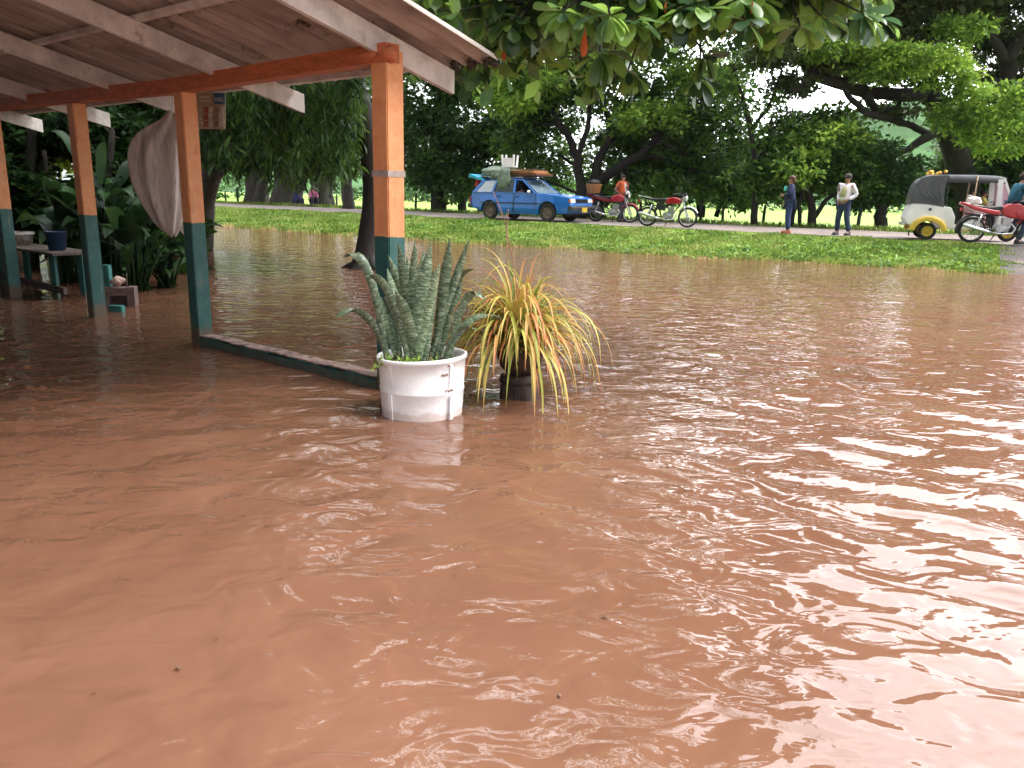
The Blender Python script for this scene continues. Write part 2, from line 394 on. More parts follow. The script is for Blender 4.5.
def limb(mb, a, b, r0, r1, r, wig=.08, seg=7, n=6, sag=0):
    a = np.array(a, float); b = np.array(b, float); L_ = np.linalg.norm(b-a); pts = []
    off = r.normal(0, wig*L_, 3); off2 = r.normal(0, wig*.6*L_, 3)
    for i in range(n+1):
        t = i/n; p = a+(b-a)*t+off*math.sin(PI*t)+off2*math.sin(2*PI*t); p[2] += sag*L_*math.sin(PI*t); pts.append(Vector(p))
    mb.tube(pts, [r0+(r1-r0)*(i/n) for i in range(n+1)], seg); return pts
def tree(name, label, cat, trunks, lobes, leafm, leaf=.16, cp=40, pc=45, cr=.45, seed=1, group=None, bark='bark', droop=.1, asp=.5, twigs=.4, extra=None, upper=None):
    """trunks: list of [(point, radius)...] polylines; lobes: [(centre, radii, density)]"""
    r = np.random.default_rng(seed); cp *= 1.45; leaf *= 1.3
    base = Vector(trunks[0][0][0])
    t = thing(name, label, cat, base, 0, group)
    mb = MB(); nodes = []
    for tr in trunks:
        pts = []; rad = []
        for i in range(len(tr)-1):
            (p, a), (q, b_) = tr[i], tr[i+1]
            for k in range(4):
                u = k/4; pp = Vector(p).lerp(Vector(q), u); pp += Vector(r.normal(0, .12*min(a, .4), 3)) if (i or k) else Vector()
                pts.append(pp-base); rad.append(a+(b_-a)*u)
        pts.append(Vector(tr[-1][0])-base); rad.append(tr[-1][1])
        mb.tube(pts, rad, 10); nodes += [(p, rr) for p, rr in zip(pts[2:], rad[2:])]
    V, Fq, cs = crown_leaves([(np.array(c)-np.array(base), rd, k) for c, rd, k in lobes], cp, pc, cr, leaf, r, droop, asp)
    ln = []
    for c, rd, k in lobes:
        c = Vector(c)-base
        p, rr = min(nodes, key=lambda q: (q[0]-c).length + max(0, q[0].z-c.z)*1.0)
        r0 = min(rr*.6, .02+.035*(p-c).length)
        pts = limb(mb, p, c, max(r0, .03), .02, r, .1)
        ln += pts[2:]
    A_ = np.array([tuple(p) for p in ln]+[tuple(q[0]) for q in nodes[len(nodes)//2:]])
    for c in cs[r.uniform(0, 1, len(cs)) < twigs]:
        j = np.argmin(((A_-c)**2).sum(1)); limb(mb, A_[j], c, .022, .006, r, .1, 4, 3)
    obj('trunk', mb, M[bark], t, True)
    fast('crown', V, Fq, M[leafm] if isinstance(leafm, str) else leafm, t)
    if extra:                                    # light-catching clumps of the same crown, light painted as brighter leaf colour
        lob2, lm2, cp2, pc2, lf2 = extra
        V, Fq, cs = crown_leaves([(np.array(c)-np.array(base), rd, k) for c, rd, k in lob2], cp2*1.5, pc2, cr*.8, lf2*1.3, r, droop, asp)
        fast('crown', V, Fq, M[lm2], t)
    if upper:
        V, Fq, cs = crown_leaves([(np.array(c)-np.array(base), rd, k) for c, rd, k in upper], 60, 34, 1.0, .42, r, droop, .6)
        fast('crown', V, Fq, M[leafm] if isinstance(leafm, str) else leafm, t)
    return t
def PL(x, y, Y, rx, ry, k=1.0, rd=None):        # lobe from photo radii
    s = Y/F; return (at(x, y, Y), (rx*s, rd if rd else (rx+ry)*.5*s, ry*s), k)
def PT(Y, *q): return [(at(x, y, Y+dy), w*Y/F/2) for x, y, w, dy in q]
def foot(x, y, Y): p = at(x, y, Y); return p

# --- trees beyond the road
G_T = 'trees beyond the road'
tree('shade_tree', 'thick trunked dark tree beyond the road, behind the seated people on the left', 'tree',
     [PT(57, (256,206,26,0),(257,175,20,0),(255,140,17,0),(250,100,12,0)), PT(55, (258,205,14,0),(264,180,10,0),(268,150,7,0))],
     [PL(235,120,56,55,30,1.3), PL(265,80,56,60,35,1.3), PL(205,150,57,40,22,.8), PL(290,150,57,40,16,.8)], 'lf_dark', .3, 34, 40, .9, 21, G_T, 'bark_grey', upper=[PL(220,20,57,90,70,2.2)])
tree('shade_tree', 'dark tree with paired broad trunks left of the seated person in blue', 'tree',
     [PT(54, (285,207,30,0),(286,180,22,0),(288,150,18,0),(290,100,12,0)), PT(54, (296,207,12,0),(300,182,8,0),(303,150,6,0))],
     [PL(290,110,54,50,30,1.2), PL(300,150,55,45,17,1.0)], 'lf_dark', .3, 34, 40, .9, 22, G_T, 'bark_grey')
tree('shade_tree', 'dark trunked tree just right of the person in pink beyond the road', 'tree',
     [PT(51, (322,209,24,0),(321,180,18,0),(322,150,14,0),(326,100,9,0)), PT(51, (331,209,8,0),(330,188,6,0),(334,150,5,0))],
     [PL(330,130,51,42,28,1.2), PL(345,90,51,40,30,1.0)], 'lf_dark', .28, 30, 40, .85, 23, G_T, 'bark_grey', upper=[PL(350,10,50,70,70,2)])
tree('shade_tree', 'straight dark trunk standing between the pink seated person and the orange corner post', 'tree',
     [PT(46, (348,210,13,0),(347,185,11,0),(346,150,9,0),(348,100,6,0))],
     [PL(350,140,46,36,26,1.1), PL(380,120,46,30,30,1.0)], 'lf_dark', .26, 28, 40, .8, 24, G_T, 'bark_grey')
tree('dense_tree', 'dense dark green tree right behind the orange corner post and the loaded car', 'tree',
     [PT(44, (440,213,14,0),(438,180,12,0),(436,140,10,0),(440,90,6,0)), PT(44, (462,212,9,0),(462,180,7,0),(470,130,4,0))],
     [PL(425,150,44,38,38,1.3), PL(455,175,44,40,22,1.0), PL(420,90,44,45,45,1.3), PL(465,115,44,42,45,1.3), PL(500,150,44,26,34,1), PL(470,60,45,45,30,1), PL(430,30,45,50,40,1)], 'lf_dark', .24, 55, 46, .75, 25, G_T, upper=[PL(450,-30,44,90,50,2), PL(430,-100,44,80,60,2)],
     extra=([PL(470,85,43,42,20,1), PL(440,70,43,30,16,.6), PL(505,130,43,28,18,.6)], 'lf_mid', 26, 42, .22))
tree('spreading_tree', 'forked dark tree with a long limb leaning right, standing behind the blue car and motorcycles', 'tree',
     [PT(37, (583,217,13,0),(581,190,10,0),(578,160,9,0),(570,140,7,0),(556,118,5,0),(545,95,3,0)),
      PT(37, (598,218,15,0),(594,185,12,0),(598,160,9,0),(610,140,6,0),(606,110,4,0)),
      PT(37, (597,182,10,0),(618,168,9,-.5),(640,155,8,-1),(660,135,6,-1),(690,105,4,-1)),
      PT(37, (577,158,6,0),(588,128,5,0),(590,104,4,0),(584,70,3,0))],
     [PL(540,90,37,42,22,.8), PL(585,45,38,50,28,.9), PL(640,60,37,50,26,.9), PL(700,90,36,46,30,1.0), PL(650,120,37,46,20,.8), PL(520,125,38,28,26,.8), PL(530,180,39,34,26,.8),
      PL(560,60,38,60,26,1.1), PL(548,115,39,34,24,.9), PL(560,160,40,34,24,.8), PL(620,140,39,26,18,.6), PL(610,95,38,50,22,.9), PL(750,40,38,40,24,.8), PL(480,60,39,40,30,.9), PL(670,175,37,52,30,1.1), PL(720,150,36,40,36,1.1), PL(615,185,38,26,22,.5), PL(730,190,36,40,18,.9)], 'lf_mid', .2, 44, 42, .6, 26, G_T, upper=[PL(600,-20,38,130,45,2.4), PL(640,-100,38,110,70,2.4), PL(540,-80,38,80,60,1.6)],
     extra=([PL(530,80,36,40,15,1), PL(510,100,36,26,14,.6), PL(600,60,36,45,14,1), PL(655,118,35,36,14,.8), PL(700,70,35,30,12,.5)], 'lf_bright', 30, 42, .19))
tree('dark_tree', 'dark bushy tree filling the space behind the parked motorcycle and the blue jacket', 'tree',
     [PT(38, (700,217,9,0),(702,190,8,0),(696,160,6,0),(690,120,4,0)), PT(38, (716,217,5,0),(724,190,4,0),(730,160,3,0))],
     [PL(690,165,39,50,34,1.3), PL(640,150,40,40,30,1.0), PL(740,170,40,30,28,.9), PL(700,110,40,50,34,.9)], 'lf_dark', .22, 50, 44, .65, 27, G_T)
tree('slender_tree', 'slender dark trunk with sparse twigs against white sky, left of the blue jacket', 'tree',
     [PT(31, (754,224,7,0),(756,190,6,0),(755,160,5,0),(750,125,5,0),(742,95,3,0),(733,65,2,0)),
      PT(31, (751,130,4,0),(768,108,3,0),(778,85,2,0),(785,55,1.5,0)), PT(31, (755,165,3,0),(770,140,2.5,0),(772,115,2,0))],
     [PL(735,70,31,18,14,.5), PL(785,60,31,20,16,.4), PL(770,105,31,14,14,.35), PL(740,110,31,14,12,.35), PL(745,175,31,20,14,.6), PL(765,140,31,18,14,.4)], 'lf_mid', .17, 20, 30, .45, 28, G_T, twigs=.9)
tree('bushy_tree', 'mid green bushy low tree with several thin trunks between the two standing people', 'tree',
     [PT(31, (812,228,9,0),(812,205,7,0),(806,180,5,0),(800,150,3,0)), PT(31, (791,226,5,0),(795,205,4,0),(790,180,3,0)), PT(31, (800,226,4,0),(799,205,4,0),(806,180,3,0)),
      PT(31, (812,220,5,0),(826,200,4,0),(846,186,3,0),(860,172,2,0))],
     [PL(800,150,31,36,30,1.2), PL(770,180,31,26,20,.8), PL(835,145,31,36,24,1.1), PL(850,175,31,30,18,.9), PL(812,185,32,30,16,.8), PL(785,130,32,22,18,.5), PL(830,118,32,26,12,.5)], 'lf_mid', .17, 42, 44, .45, 29, G_T,
     extra=([PL(800,165,30,32,20,1), PL(835,135,30,30,12,.6)], 'lf_bright', 22, 34, .15))
tree('dark_tree', 'dark twiggy low tree left of the white three-wheeler', 'tree',
     [PT(31, (880,230,13,0),(881,212,11,0),(878,195,8,0),(872,170,4,0)), PT(31, (881,212,5,0),(894,196,4,0),(905,180,2.5,0)), PT(31, (880,205,5,0),(866,190,3,0),(858,176,2,0))],
     [PL(875,178,31,30,18,1.1), PL(900,188,31,22,14,.9), PL(870,150,31,24,12,.6), PL(905,165,31,20,10,.3), PL(860,198,31,20,9,.6)], 'lf_dark', .16, 42, 40, .42, 30, G_T, twigs=.9)
tree('rain_tree', 'huge spreading tree with black bending limbs reaching left above the white three-wheeler', 'tree',
     [PT(33, (976,232,36,0),(970,195,27,0),(958,160,23,0),(948,125,22,0),(938,102,19,0),(925,93,15,0),(900,95,12,-1),(870,93,11,-1),(841,84,10,-2),(815,75,9,-2),(800,60,8,-2),(780,52,10,-2),(755,50,6,-3)),
      PT(33, (949,122,18,0),(975,104,14,0),(1002,86,15,.5),(1010,70,15,.5),(1006,30,12,1),(1000,-30,9,1)),
      PT(33, (1008,60,12,0),(1020,40,10,0),(1032,20,8,0)), PT(33, (1004,60,10,0),(990,30,8,0),(980,10,6,0)),
      PT(33, (946,126,11,0),(925,138,9,-1),(905,150,6,-1),(885,160,6,-1),(868,168,3,-1)),
      PT(33, (930,135,6,-1),(912,126,6,-1),(890,119,6,-1.5),(866,113,6,-2),(850,98,5,-2),(840,80,4,-2)),
      PT(33, (862,92,8,-1.5),(880,112,6,-1),(896,108,4,-1),(906,92,3,-1)), PT(33, (840,84,8,-2),(860,66,6,-2),(886,50,5,-1),(905,30,5,-1),(915,0,3,0)),
      PT(33, (806,66,8,-2),(812,84,5,-2),(790,90,3,-3)), PT(33, (935,97,12,0),(925,50,9,0),(935,10,7,0))],
     [PL(860,20,33,60,18,1.0), PL(940,15,34,55,22,1.0), PL(800,30,31,36,16,.8), PL(1000,20,34,45,26,.9), PL(900,55,32,50,14,.8), PL(985,145,36,50,26,1.0), PL(830,62,31,30,10,.5), PL(790,85,31,24,9,.35), PL(900,110,32,30,8,.25), PL(1020,120,34,30,30,.8), PL(770,55,30,20,10,.4), PL(820,5,32,60,22,1.2), PL(900,30,33,60,18,1.2), PL(985,60,35,50,20,.7), PL(960,-5,34,60,20,1.2), PL(870,75,33,40,10,.5), PL(1020,80,35,30,30,.8), PL(1090,100,34,60,60,2)], 'lf_olive', .16, 60, 40, .5, 31, G_T, upper=[PL(900,-50,33,150,50,3), PL(880,-120,33,130,50,2.4), PL(1010,-70,34,90,60,2), PL(1130,-20,33,90,80,3), PL(1220,60,33,70,90,2.5)],
     extra=([PL(895,58,30,42,12,1), PL(940,75,30,30,12,.8), PL(985,100,30,42,16,1.2), PL(870,50,30,24,8,.5), PL(960,120,30,26,10,.5), PL(880,72,30,26,8,.5), PL(1000,135,30,36,22,1), PL(960,30,31,30,10,.5), PL(830,50,30,26,8,.4), PL(930,55,30,40,10,.7)], 'lf_bright', 40, 40, .15))
tree('dense_tree', 'dense dark foliage tree directly behind the white three-wheeler', 'tree',
     [PT(34, (985,231,12,0),(985,205,10,0),(980,170,8,0),(975,140,5,0)), PT(34, (1010,232,10,0),(1012,200,8,0),(1015,160,5,0))],
     [PL(965,180,34,34,24,1.2), PL(1000,160,34,40,34,1.3), PL(1030,190,33,34,30,1.0), PL(985,200,35,40,12,.8)], 'lf_dark', .2, 55, 44, .55, 32, G_T)

# low treeline on the far side of the field: one continuous wood
n = 700
px_ = np.random.default_rng(8)
lob = []
for k in range(210):
    X_ = -190+k*2.0+px_.uniform(-1, 1); Yd = 118+px_.uniform(-8, 22)-abs(X_)*.12
    h_ = px_.uniform(3, 6.5)+ (3 if X_ < -20 else 0); lob.append(((X_, Yd, h_*.5), (px_.uniform(2, 4.5), 3, h_*.55), 1))
V, Fq, _ = crown_leaves(lob, 11, 24, 1.1, .7, px_, .1)
tag(fast('far_wood', V, Fq, M['woods']), 'low hazy line of trees on the far side of the bright field', 'woods', kind='stuff')

# --- fence stakes along the field
st = thing('fence_stake', 'short black stake beside the loaded car, leftmost seen right of the corner post', 'fence post', (0,0,0), 0, 'black stakes along the field edge')
mb = MB(); mb.tube([(0,0,-.2),(.01,0,.45),(-.02,.01,.98)], [.075,.07,.06], 7); mb.tube([(0,0,.96),(-.02,.0,1.03)], [.062,.03], 7)
obj('post', mb, mat('stake_wood', (.03,.027,.025), .9, .5, 12, .5, stretch=(1,1,.3)), st, False)
stakes = [(464,214,'short black stake just behind the rear of the loaded car'), (416,212,'short black stake nearest the right side of the orange corner post'), (432,213,'short black stake in the field edge midway between corner post and car'),
          (600,220,'black stake behind the motorcycle with the basket'), (640,221,'black stake rising between the two parked red motorcycles'), (700,223,'black stake just right of the front wheel of the lone parked motorcycle'),
          (722,224,'black stake midway between lone motorcycle and slender tree'), (763,226,'black stake close to the foot of the slender tree'), (858,229,'lone stubby black stake right of the man in the white shirt'), (226,205,'thin far stake nearest the left brown trunk'), (238,205,'thin far stake, second left of the broad far trunks'), (337,210,'leaning far stake between two far trunks right of the pink person')]
for i, (x, y, lb) in enumerate(stakes):
    dy = ray(x, y); Yk = 0
    # walk along the ray until it meets the stake line a = 27.6
    p = None
    for Yq in np.arange(15, 80, .1):
        q = at(x, y, Yq)
        if SA(q)[1] >= 27.7: p = q; break
    p.z = float(hgt(np.array(SA(p)[0]), np.array(SA(p)[1])))
    if i == 0: st.location = p; st['label'] = lb
    else: dup(st, p, random.uniform(0, 6), lb, random.uniform(.8, 1.1))

# ------------------------------------------------------------------ near trees
# mango tree with drooping leaves, left
r = np.random.default_rng(41)
base = at(203, 246, 20)
t = thing('mango_tree', 'dark leaning tree with long drooping leaves, seen between the hanging sack post and corner post', 'tree', base)
mb = MB()
mb.tube([at(x, y, Y)-base for x, y, Y in [(200,262,19.5),(204,225,19.6),(206,200,19.6),(212,178,19.5),(222,160,19.3),(232,140,19),(246,110,18.5),(262,80,18),(280,50,17.5)]], [.3,.24,.21,.2,.18,.17,.15,.12,.08], 10)
mb.tube([at(x, y, Y)-base for x, y, Y in [(206,200,19.6),(198,170,19.5),(190,130,19.2),(186,80,19)]], [.14,.13,.1,.07], 8)
for q in [((246,110,18.5),(290,105,17)), ((262,80,18),(320,80,16.5)), ((232,140,19),(265,130,18)), ((262,80,18),(300,60,16)), ((246,110,18.5),(335,110,17.5))]:
    limb(mb, at(*q[0])-base, at(*q[1])-base, .08, .03, r, .06)
mb.tube([at(x, y, Y)-base for x, y, Y in [(212,178,19.5),(221,174,19.3),(228,168,19.1),(240,150,18.8)]], [.09,.075,.06,.03], 7)
obj('trunk', mb, M['bark_grey'], t, True)
Ps = []; Ds = []
for k in range(420):                            # sprays of hanging leaves
    x = r.uniform(196, 356); top = 100; low = 150+ 22*math.sin((x-200)/156*PI)*r.uniform(.3, 1)+ (10 if x > 290 else 0)
    y = r.uniform(62, low); Y = r.uniform(14.5, 20.0)
    if x > 345: Y = r.uniform(14.5, 16)
    c = np.array(at(x, y, Y)-base); m_ = 38
    g = r.normal(0, 1, (m_, 3)); g /= np.linalg.norm(g, axis=1)[:, None]; g[:, 2] = -np.abs(g[:, 2])*1.6-.35
    Ps.append(c+r.normal(0, .09, (m_, 3))*np.array([1,1,1.6])); Ds.append(g)
Ps = np.vstack(Ps); Ds = np.vstack(Ds)
V, Fq = leaf_quads(Ps, Ds, r.uniform(.16, .3, len(Ps)), .2, r)
fast('crown', V, Fq, M['lf_mango'], t)
V, Fq, cs = crown_leaves([(np.array(at(270,40,18)-base), (3.2,2.6,1.7), 2.5), (np.array(at(230,-60,18.5)-base), (4.2,3,2.4), 3)], 60, 34, .6, .26, r, .3, .25)
fast('crown', V, Fq, M['lf_mango'], t)

# dark garden growth at the left
def bush(name, label, cat, stem, lobes, lm, leaf, cp, pc, cr, seed, group=None, asp=.5):
    return tree(name, label, cat, stem, lobes, lm, leaf, cp, pc, cr, seed, group, 'bark', .15, asp)
G_G = 'dark trees of the garden behind the shed'
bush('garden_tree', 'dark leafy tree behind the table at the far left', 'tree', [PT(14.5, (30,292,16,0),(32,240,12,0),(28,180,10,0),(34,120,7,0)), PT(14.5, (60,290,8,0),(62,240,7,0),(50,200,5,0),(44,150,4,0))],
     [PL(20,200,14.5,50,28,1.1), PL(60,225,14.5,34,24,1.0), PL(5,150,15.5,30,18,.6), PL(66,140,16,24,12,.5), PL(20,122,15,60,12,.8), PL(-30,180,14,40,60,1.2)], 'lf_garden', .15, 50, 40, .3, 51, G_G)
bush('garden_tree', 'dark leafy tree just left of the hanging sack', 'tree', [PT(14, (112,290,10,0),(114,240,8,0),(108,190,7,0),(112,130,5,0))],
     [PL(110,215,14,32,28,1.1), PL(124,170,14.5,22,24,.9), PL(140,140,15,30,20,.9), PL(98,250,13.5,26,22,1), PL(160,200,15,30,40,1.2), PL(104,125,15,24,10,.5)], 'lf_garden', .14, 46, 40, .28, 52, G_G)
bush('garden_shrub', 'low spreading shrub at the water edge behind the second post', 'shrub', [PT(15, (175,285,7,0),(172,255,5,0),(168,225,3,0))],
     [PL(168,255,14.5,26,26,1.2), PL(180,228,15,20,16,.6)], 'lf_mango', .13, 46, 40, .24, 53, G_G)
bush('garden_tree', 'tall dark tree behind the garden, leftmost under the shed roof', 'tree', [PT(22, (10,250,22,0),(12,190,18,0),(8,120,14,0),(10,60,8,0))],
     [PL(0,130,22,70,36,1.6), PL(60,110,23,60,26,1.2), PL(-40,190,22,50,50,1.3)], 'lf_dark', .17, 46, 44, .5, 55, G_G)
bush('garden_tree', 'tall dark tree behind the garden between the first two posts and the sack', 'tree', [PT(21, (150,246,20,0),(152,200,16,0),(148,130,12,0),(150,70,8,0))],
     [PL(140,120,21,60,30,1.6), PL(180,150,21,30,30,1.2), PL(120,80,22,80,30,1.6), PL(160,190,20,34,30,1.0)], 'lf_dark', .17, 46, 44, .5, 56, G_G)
for q in [o for o in C.objects if o.get('label', '').startswith('tall dark tree behind the garden')]:
    r = np.random.default_rng(90); V, Fq, cs = crown_leaves([((0,0,7.5),(4.5,4,3.2),4)], 60, 30, .9, .34, r, .1, .55); fast('crown', V, Fq, M['lf_dark'], q)
# light green growth seen behind
bush('garden_shrub', 'pale green shrub beyond the garden at the far left', 'shrub', [PT(24, (40,215,6,0),(42,190,4,0),(45,160,3,0))],
     [PL(40,155,24,46,18,1.0), PL(110,150,24,20,22,.9), PL(70,200,24,30,12,.3)], 'lf_bright', .2, 34, 40, .5, 54, G_G)

# broad leaved plants (heliconia like)
def broad_leaf(mb, base, tip, width, sag, r, nseg=8, face=None):
    base = Vector(base); tip = Vector(tip); d = tip-base; L_ = d.length
    side = d.cross(Vector((0,0,1))); side.normalize() if side.length > .01 else None
    if face is not None: side = (side*math.cos(face)+Vector((0,0,1))*math.sin(face)).normalized()
    vs = []; uv = []; fs = []
    for i in range(nseg+1):
        t = i/nseg; p = base+d*t+Vector((0,0,1))*sag*L_*math.sin(PI*t**1.2)
        w = width*.5*max(0.02, math.sin(PI*min(1, (t*.94+.06))**.75))**.8
        up = Vector((0,0,1))*w*.25
        vs += [p-side*w+up, p, p+side*w+up]; uv += [(0,t),(.5,t),(1,t)]
        if i: o = (i-1)*3; fs += [(o,o+1,o+4,o+3),(o+1,o+2,o+5,o+4)]
    mb.add(vs, fs, uv)
def broad_plant(name, label, p0, n, hmin, hmax, spread, seed, lw=.26, m='lf_broad', group=None):
    r = random.Random(seed); t = thing(name, label, 'plant', p0, 0, group)
    lv = MB(); sm = MB()
    for k in range(n):
        a = r.uniform(0, 2*PI); h = r.uniform(hmin, hmax); sp = r.uniform(.15, 1)*spread
        b0 = Vector((r.uniform(-.12, .12), r.uniform(-.12, .12), 0)); top = b0+Vector((math.cos(a)*sp*.35, math.sin(a)*sp*.35, h*.6))
        sm.tube([b0, b0.lerp(top, .5)+Vector((0,0,.05)), top], [.02,.016,.01], 6)
        tip = top+Vector((math.cos(a)*sp*.9, math.sin(a)*sp*.9, h*r.uniform(-.12, .38)))
        broad_leaf(lv, top, tip, lw*r.uniform(.7, 1.2), .22, r, face=r.uniform(-.5, .5))
    obj('stem', sm, M['lf_garden'], t, True); obj('leaf', lv, M[m], t, True)
    return t
G_H = 'broad leaved garden plants'
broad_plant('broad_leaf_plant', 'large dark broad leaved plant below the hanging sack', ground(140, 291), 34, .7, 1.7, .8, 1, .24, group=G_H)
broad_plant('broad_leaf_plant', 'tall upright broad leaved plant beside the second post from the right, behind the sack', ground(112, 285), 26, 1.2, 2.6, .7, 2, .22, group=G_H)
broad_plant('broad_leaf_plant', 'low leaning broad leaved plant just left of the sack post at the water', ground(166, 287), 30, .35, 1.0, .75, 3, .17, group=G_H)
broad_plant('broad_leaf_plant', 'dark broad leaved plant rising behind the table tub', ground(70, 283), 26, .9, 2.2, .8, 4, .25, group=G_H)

# pale yellow posts in the garden
yp = mat('yellow_post_paint', (.42,.33,.12), .8, .3, 5, .3)
for (x, y0, y1, Y, w, lb) in [(117,290,118,15.5,10,'pale yellow round post left of the hanging sack'), (56,290,125,15.8,11,'pale yellow round post left of the second orange post')]:
    b0 = at(x, y0, Y); b0.z = -.3; t1 = at(x, y1, Y)
    mb = MB(); mb.tube([Vector((0,0,0)), Vector((.02,0,(t1.z-b0.z)*.5)), Vector((0,0,t1.z-b0.z))], w*Y/F/2, 12)
    tag(obj('yellow_post', mb, yp, None, True, b0), lb, 'post', 'yellow posts in the garden')

# --- sea almond tree: trunk in the water, leafy branches hanging over the photo's top
r = np.random.default_rng(61); rr = random.Random(61)
base = ground(369, 268); base.z = -.35
t = thing('almond_tree', 'black trunked tree standing in the flood, big rounded leaves hanging at the top', 'tree', base)
Yb = base.y
mb = MB()
mb.tube([at(x, y, Yb)-base for x, y in [(368,284),(367,268),(367,256),(368,240),(372,210),(373,185),(370,150),(364,115),(356,88),(350,60),(348,30),(352,0)]], [.44,.36,.26,.215,.2,.2,.2,.2,.2,.2,.19,.17], 12)
for k in range(6):
    a = k*1.05; mb.tube([(0,0,.75),(math.cos(a)*.25,math.sin(a)*.25,.4),(math.cos(a)*.6,math.sin(a)*.6,.28)], [.12,.12,.05], 7)
fork = at(352, 0, Yb)-base; top = at(350, 40, Yb)-base
ends = [(470,8,8.5),(540,5,7.2),(600,0,6.6),(660,-8,6.8),(720,-5,6.4),(780,-10,6.6),(850,-12,6.9),(500,40,9.5),(580,25,8.0),(700,30,7.6),(440,-20,8),(620,-45,6.5),(760,-50,7),(880,-50,7.5)]
tips = []
for i, e in enumerate(ends):
    q = at(*e)-base
    q0 = fork.lerp(top, r.uniform(0, .8))
    pts = limb(mb, q0, q, .085, .022, r, .03, 7, 9, sag=.10)
    for j in range(4, 10): tips.append((pts[j], e))
obj('trunk', mb, M['bark'], t, True)
def ob_leaf(mb, p, d, L_, r, curl, wf=1):
    """obovate leaf: narrow stalk, broad rounded end, folded at the midrib"""
    d = d.normalized(); sd = d.cross(Vector((0,0,1)))
    if sd.length < .05: sd = Vector((1,0,0))
    sd.normalize(); sd = (sd+Vector((r.uniform(-.35,.35), r.uniform(-.35,.35), r.uniform(-.35,.35)))).normalized(); up = sd.cross(d)
    prof = [(0,.02),(.12,.05),(.3,.16),(.5,.25),(.68,.29),(.82,.285),(.93,.2),(1.0,.04)]
    vs = []; fs = []; uv = []
    for i, (u, w) in enumerate(prof):
        c = p+d*(L_*u)-up*(curl*L_*u*u)-Vector((0,0,1))*abs(curl)*L_*u*u*.5; w *= L_*wf
        vs += [c-sd*w+up*w*.3, c, c+sd*w+up*w*.3]; uv += [(0,u),(.5,u),(1,u)]
        if i: o = (i-1)*3; fs += [(o,o+1,o+4,o+3),(o+1,o+2,o+5,o+4)]
    mb.add(vs, fs, uv)
lv = MB(); red = MB(); tw = MB()
def rosette(c, n, L0, dirn):
    for k in range(n):
        a = 2.4*k+rr.uniform(-.3, .3); el = rr.uniform(-1.25, .55)
        d = Vector((math.cos(a)*math.cos(el), math.sin(a)*math.cos(el), math.sin(el)))+dirn*.5
        ob_leaf(red if rr.random() < .0 else lv, c+d*.02, d, L0*rr.uniform(.6, 1.15), rr, rr.uniform(0, .35))
spots = []
for k in range(400):
    x = rr.uniform(430, 880); 
    lim = 0+24*math.exp(-((x-590)/70)**2)+20*math.exp(-((x-700)/50)**2)+22*math.exp(-((x-490)/50)**2) - (10 if x > 840 else 0)
    y = rr.uniform(-60, lim)
    Y = rr.uniform(6.0, 8.6) if x > 560 else rr.uniform(6.8, 10)
    spots.append((x, y, Y))
spots += [(632,22,6.0),(600,52,6.3),(655,35,6.6),(704,55,7.0),(745,20,6.0),(800,25,6.2),(860,12,6.3),(770,30,6.5),(680,10,6.1),(560,30,6.8),(700,78,7.3),(590,75,7.4),(628,70,7.0),(875,20,6.6),(820,15,6.3),(610,15,5.8)]
for (x, y, Y) in spots:
    c = at(x, y, Y)-base
    j = min(range(len(tips)), key=lambda i: (tips[i][0]-c).length+(0 if tips[i][0].z > c.z-.1 else .6))
    q = tips[j][0]; md = q.lerp(c, .5)+Vector((0,0,.06))
    tw.tube([q, md, c], [.014,.011,.007], 5)
    rosette(c, rr.randint(9, 15), .2, (c-md).normalized())
    if rr.random() < .5: rosette(md, rr.randint(4, 7), .19, Vector((0,0,0)))
# a few orange old leaves where the photo shows them
for (x, y, Y, L0) in [(585,28,6.0,.15),(666,0,6.1,.07),(753,0,6.0,.07),(504,46,8.0,.1)]:
    for q in range(1): ob_leaf(red, at(x+q*2, y, Y)-base, Vector((.15*q,.1,-1)), L0*1.2, rr, .1, .5)
obj('twig', tw, M['bark'], t, True)
obj('leaves', lv, M['lf_almond'], t, True)
obj('old_leaves', red, M['lf_almond_red'], t, True)
r = np.random.default_rng(62)
V, Fq, cs = crown_leaves([(np.array((-4.5,11.5,8.2))-np.array(base), (8.5,6.8,2.3), 5), (np.array((-10,12,7.5))-np.array(base), (5,6,2.4), 2), (np.array((-2.5,6.0,8.4))-np.array(base), (5.5,4.5,1.5), 3.2), (np.array(at(500,-10,10))-np.array(base), (1.3,1.5,.8), 1.1), (np.array(at(620,-25,10))-np.array(base), (1.4,1.5,.6), 1)], 70, 34, .6, .27, r, 0, .55)
fast('crown', V, Fq, M['lf_almond'], t)

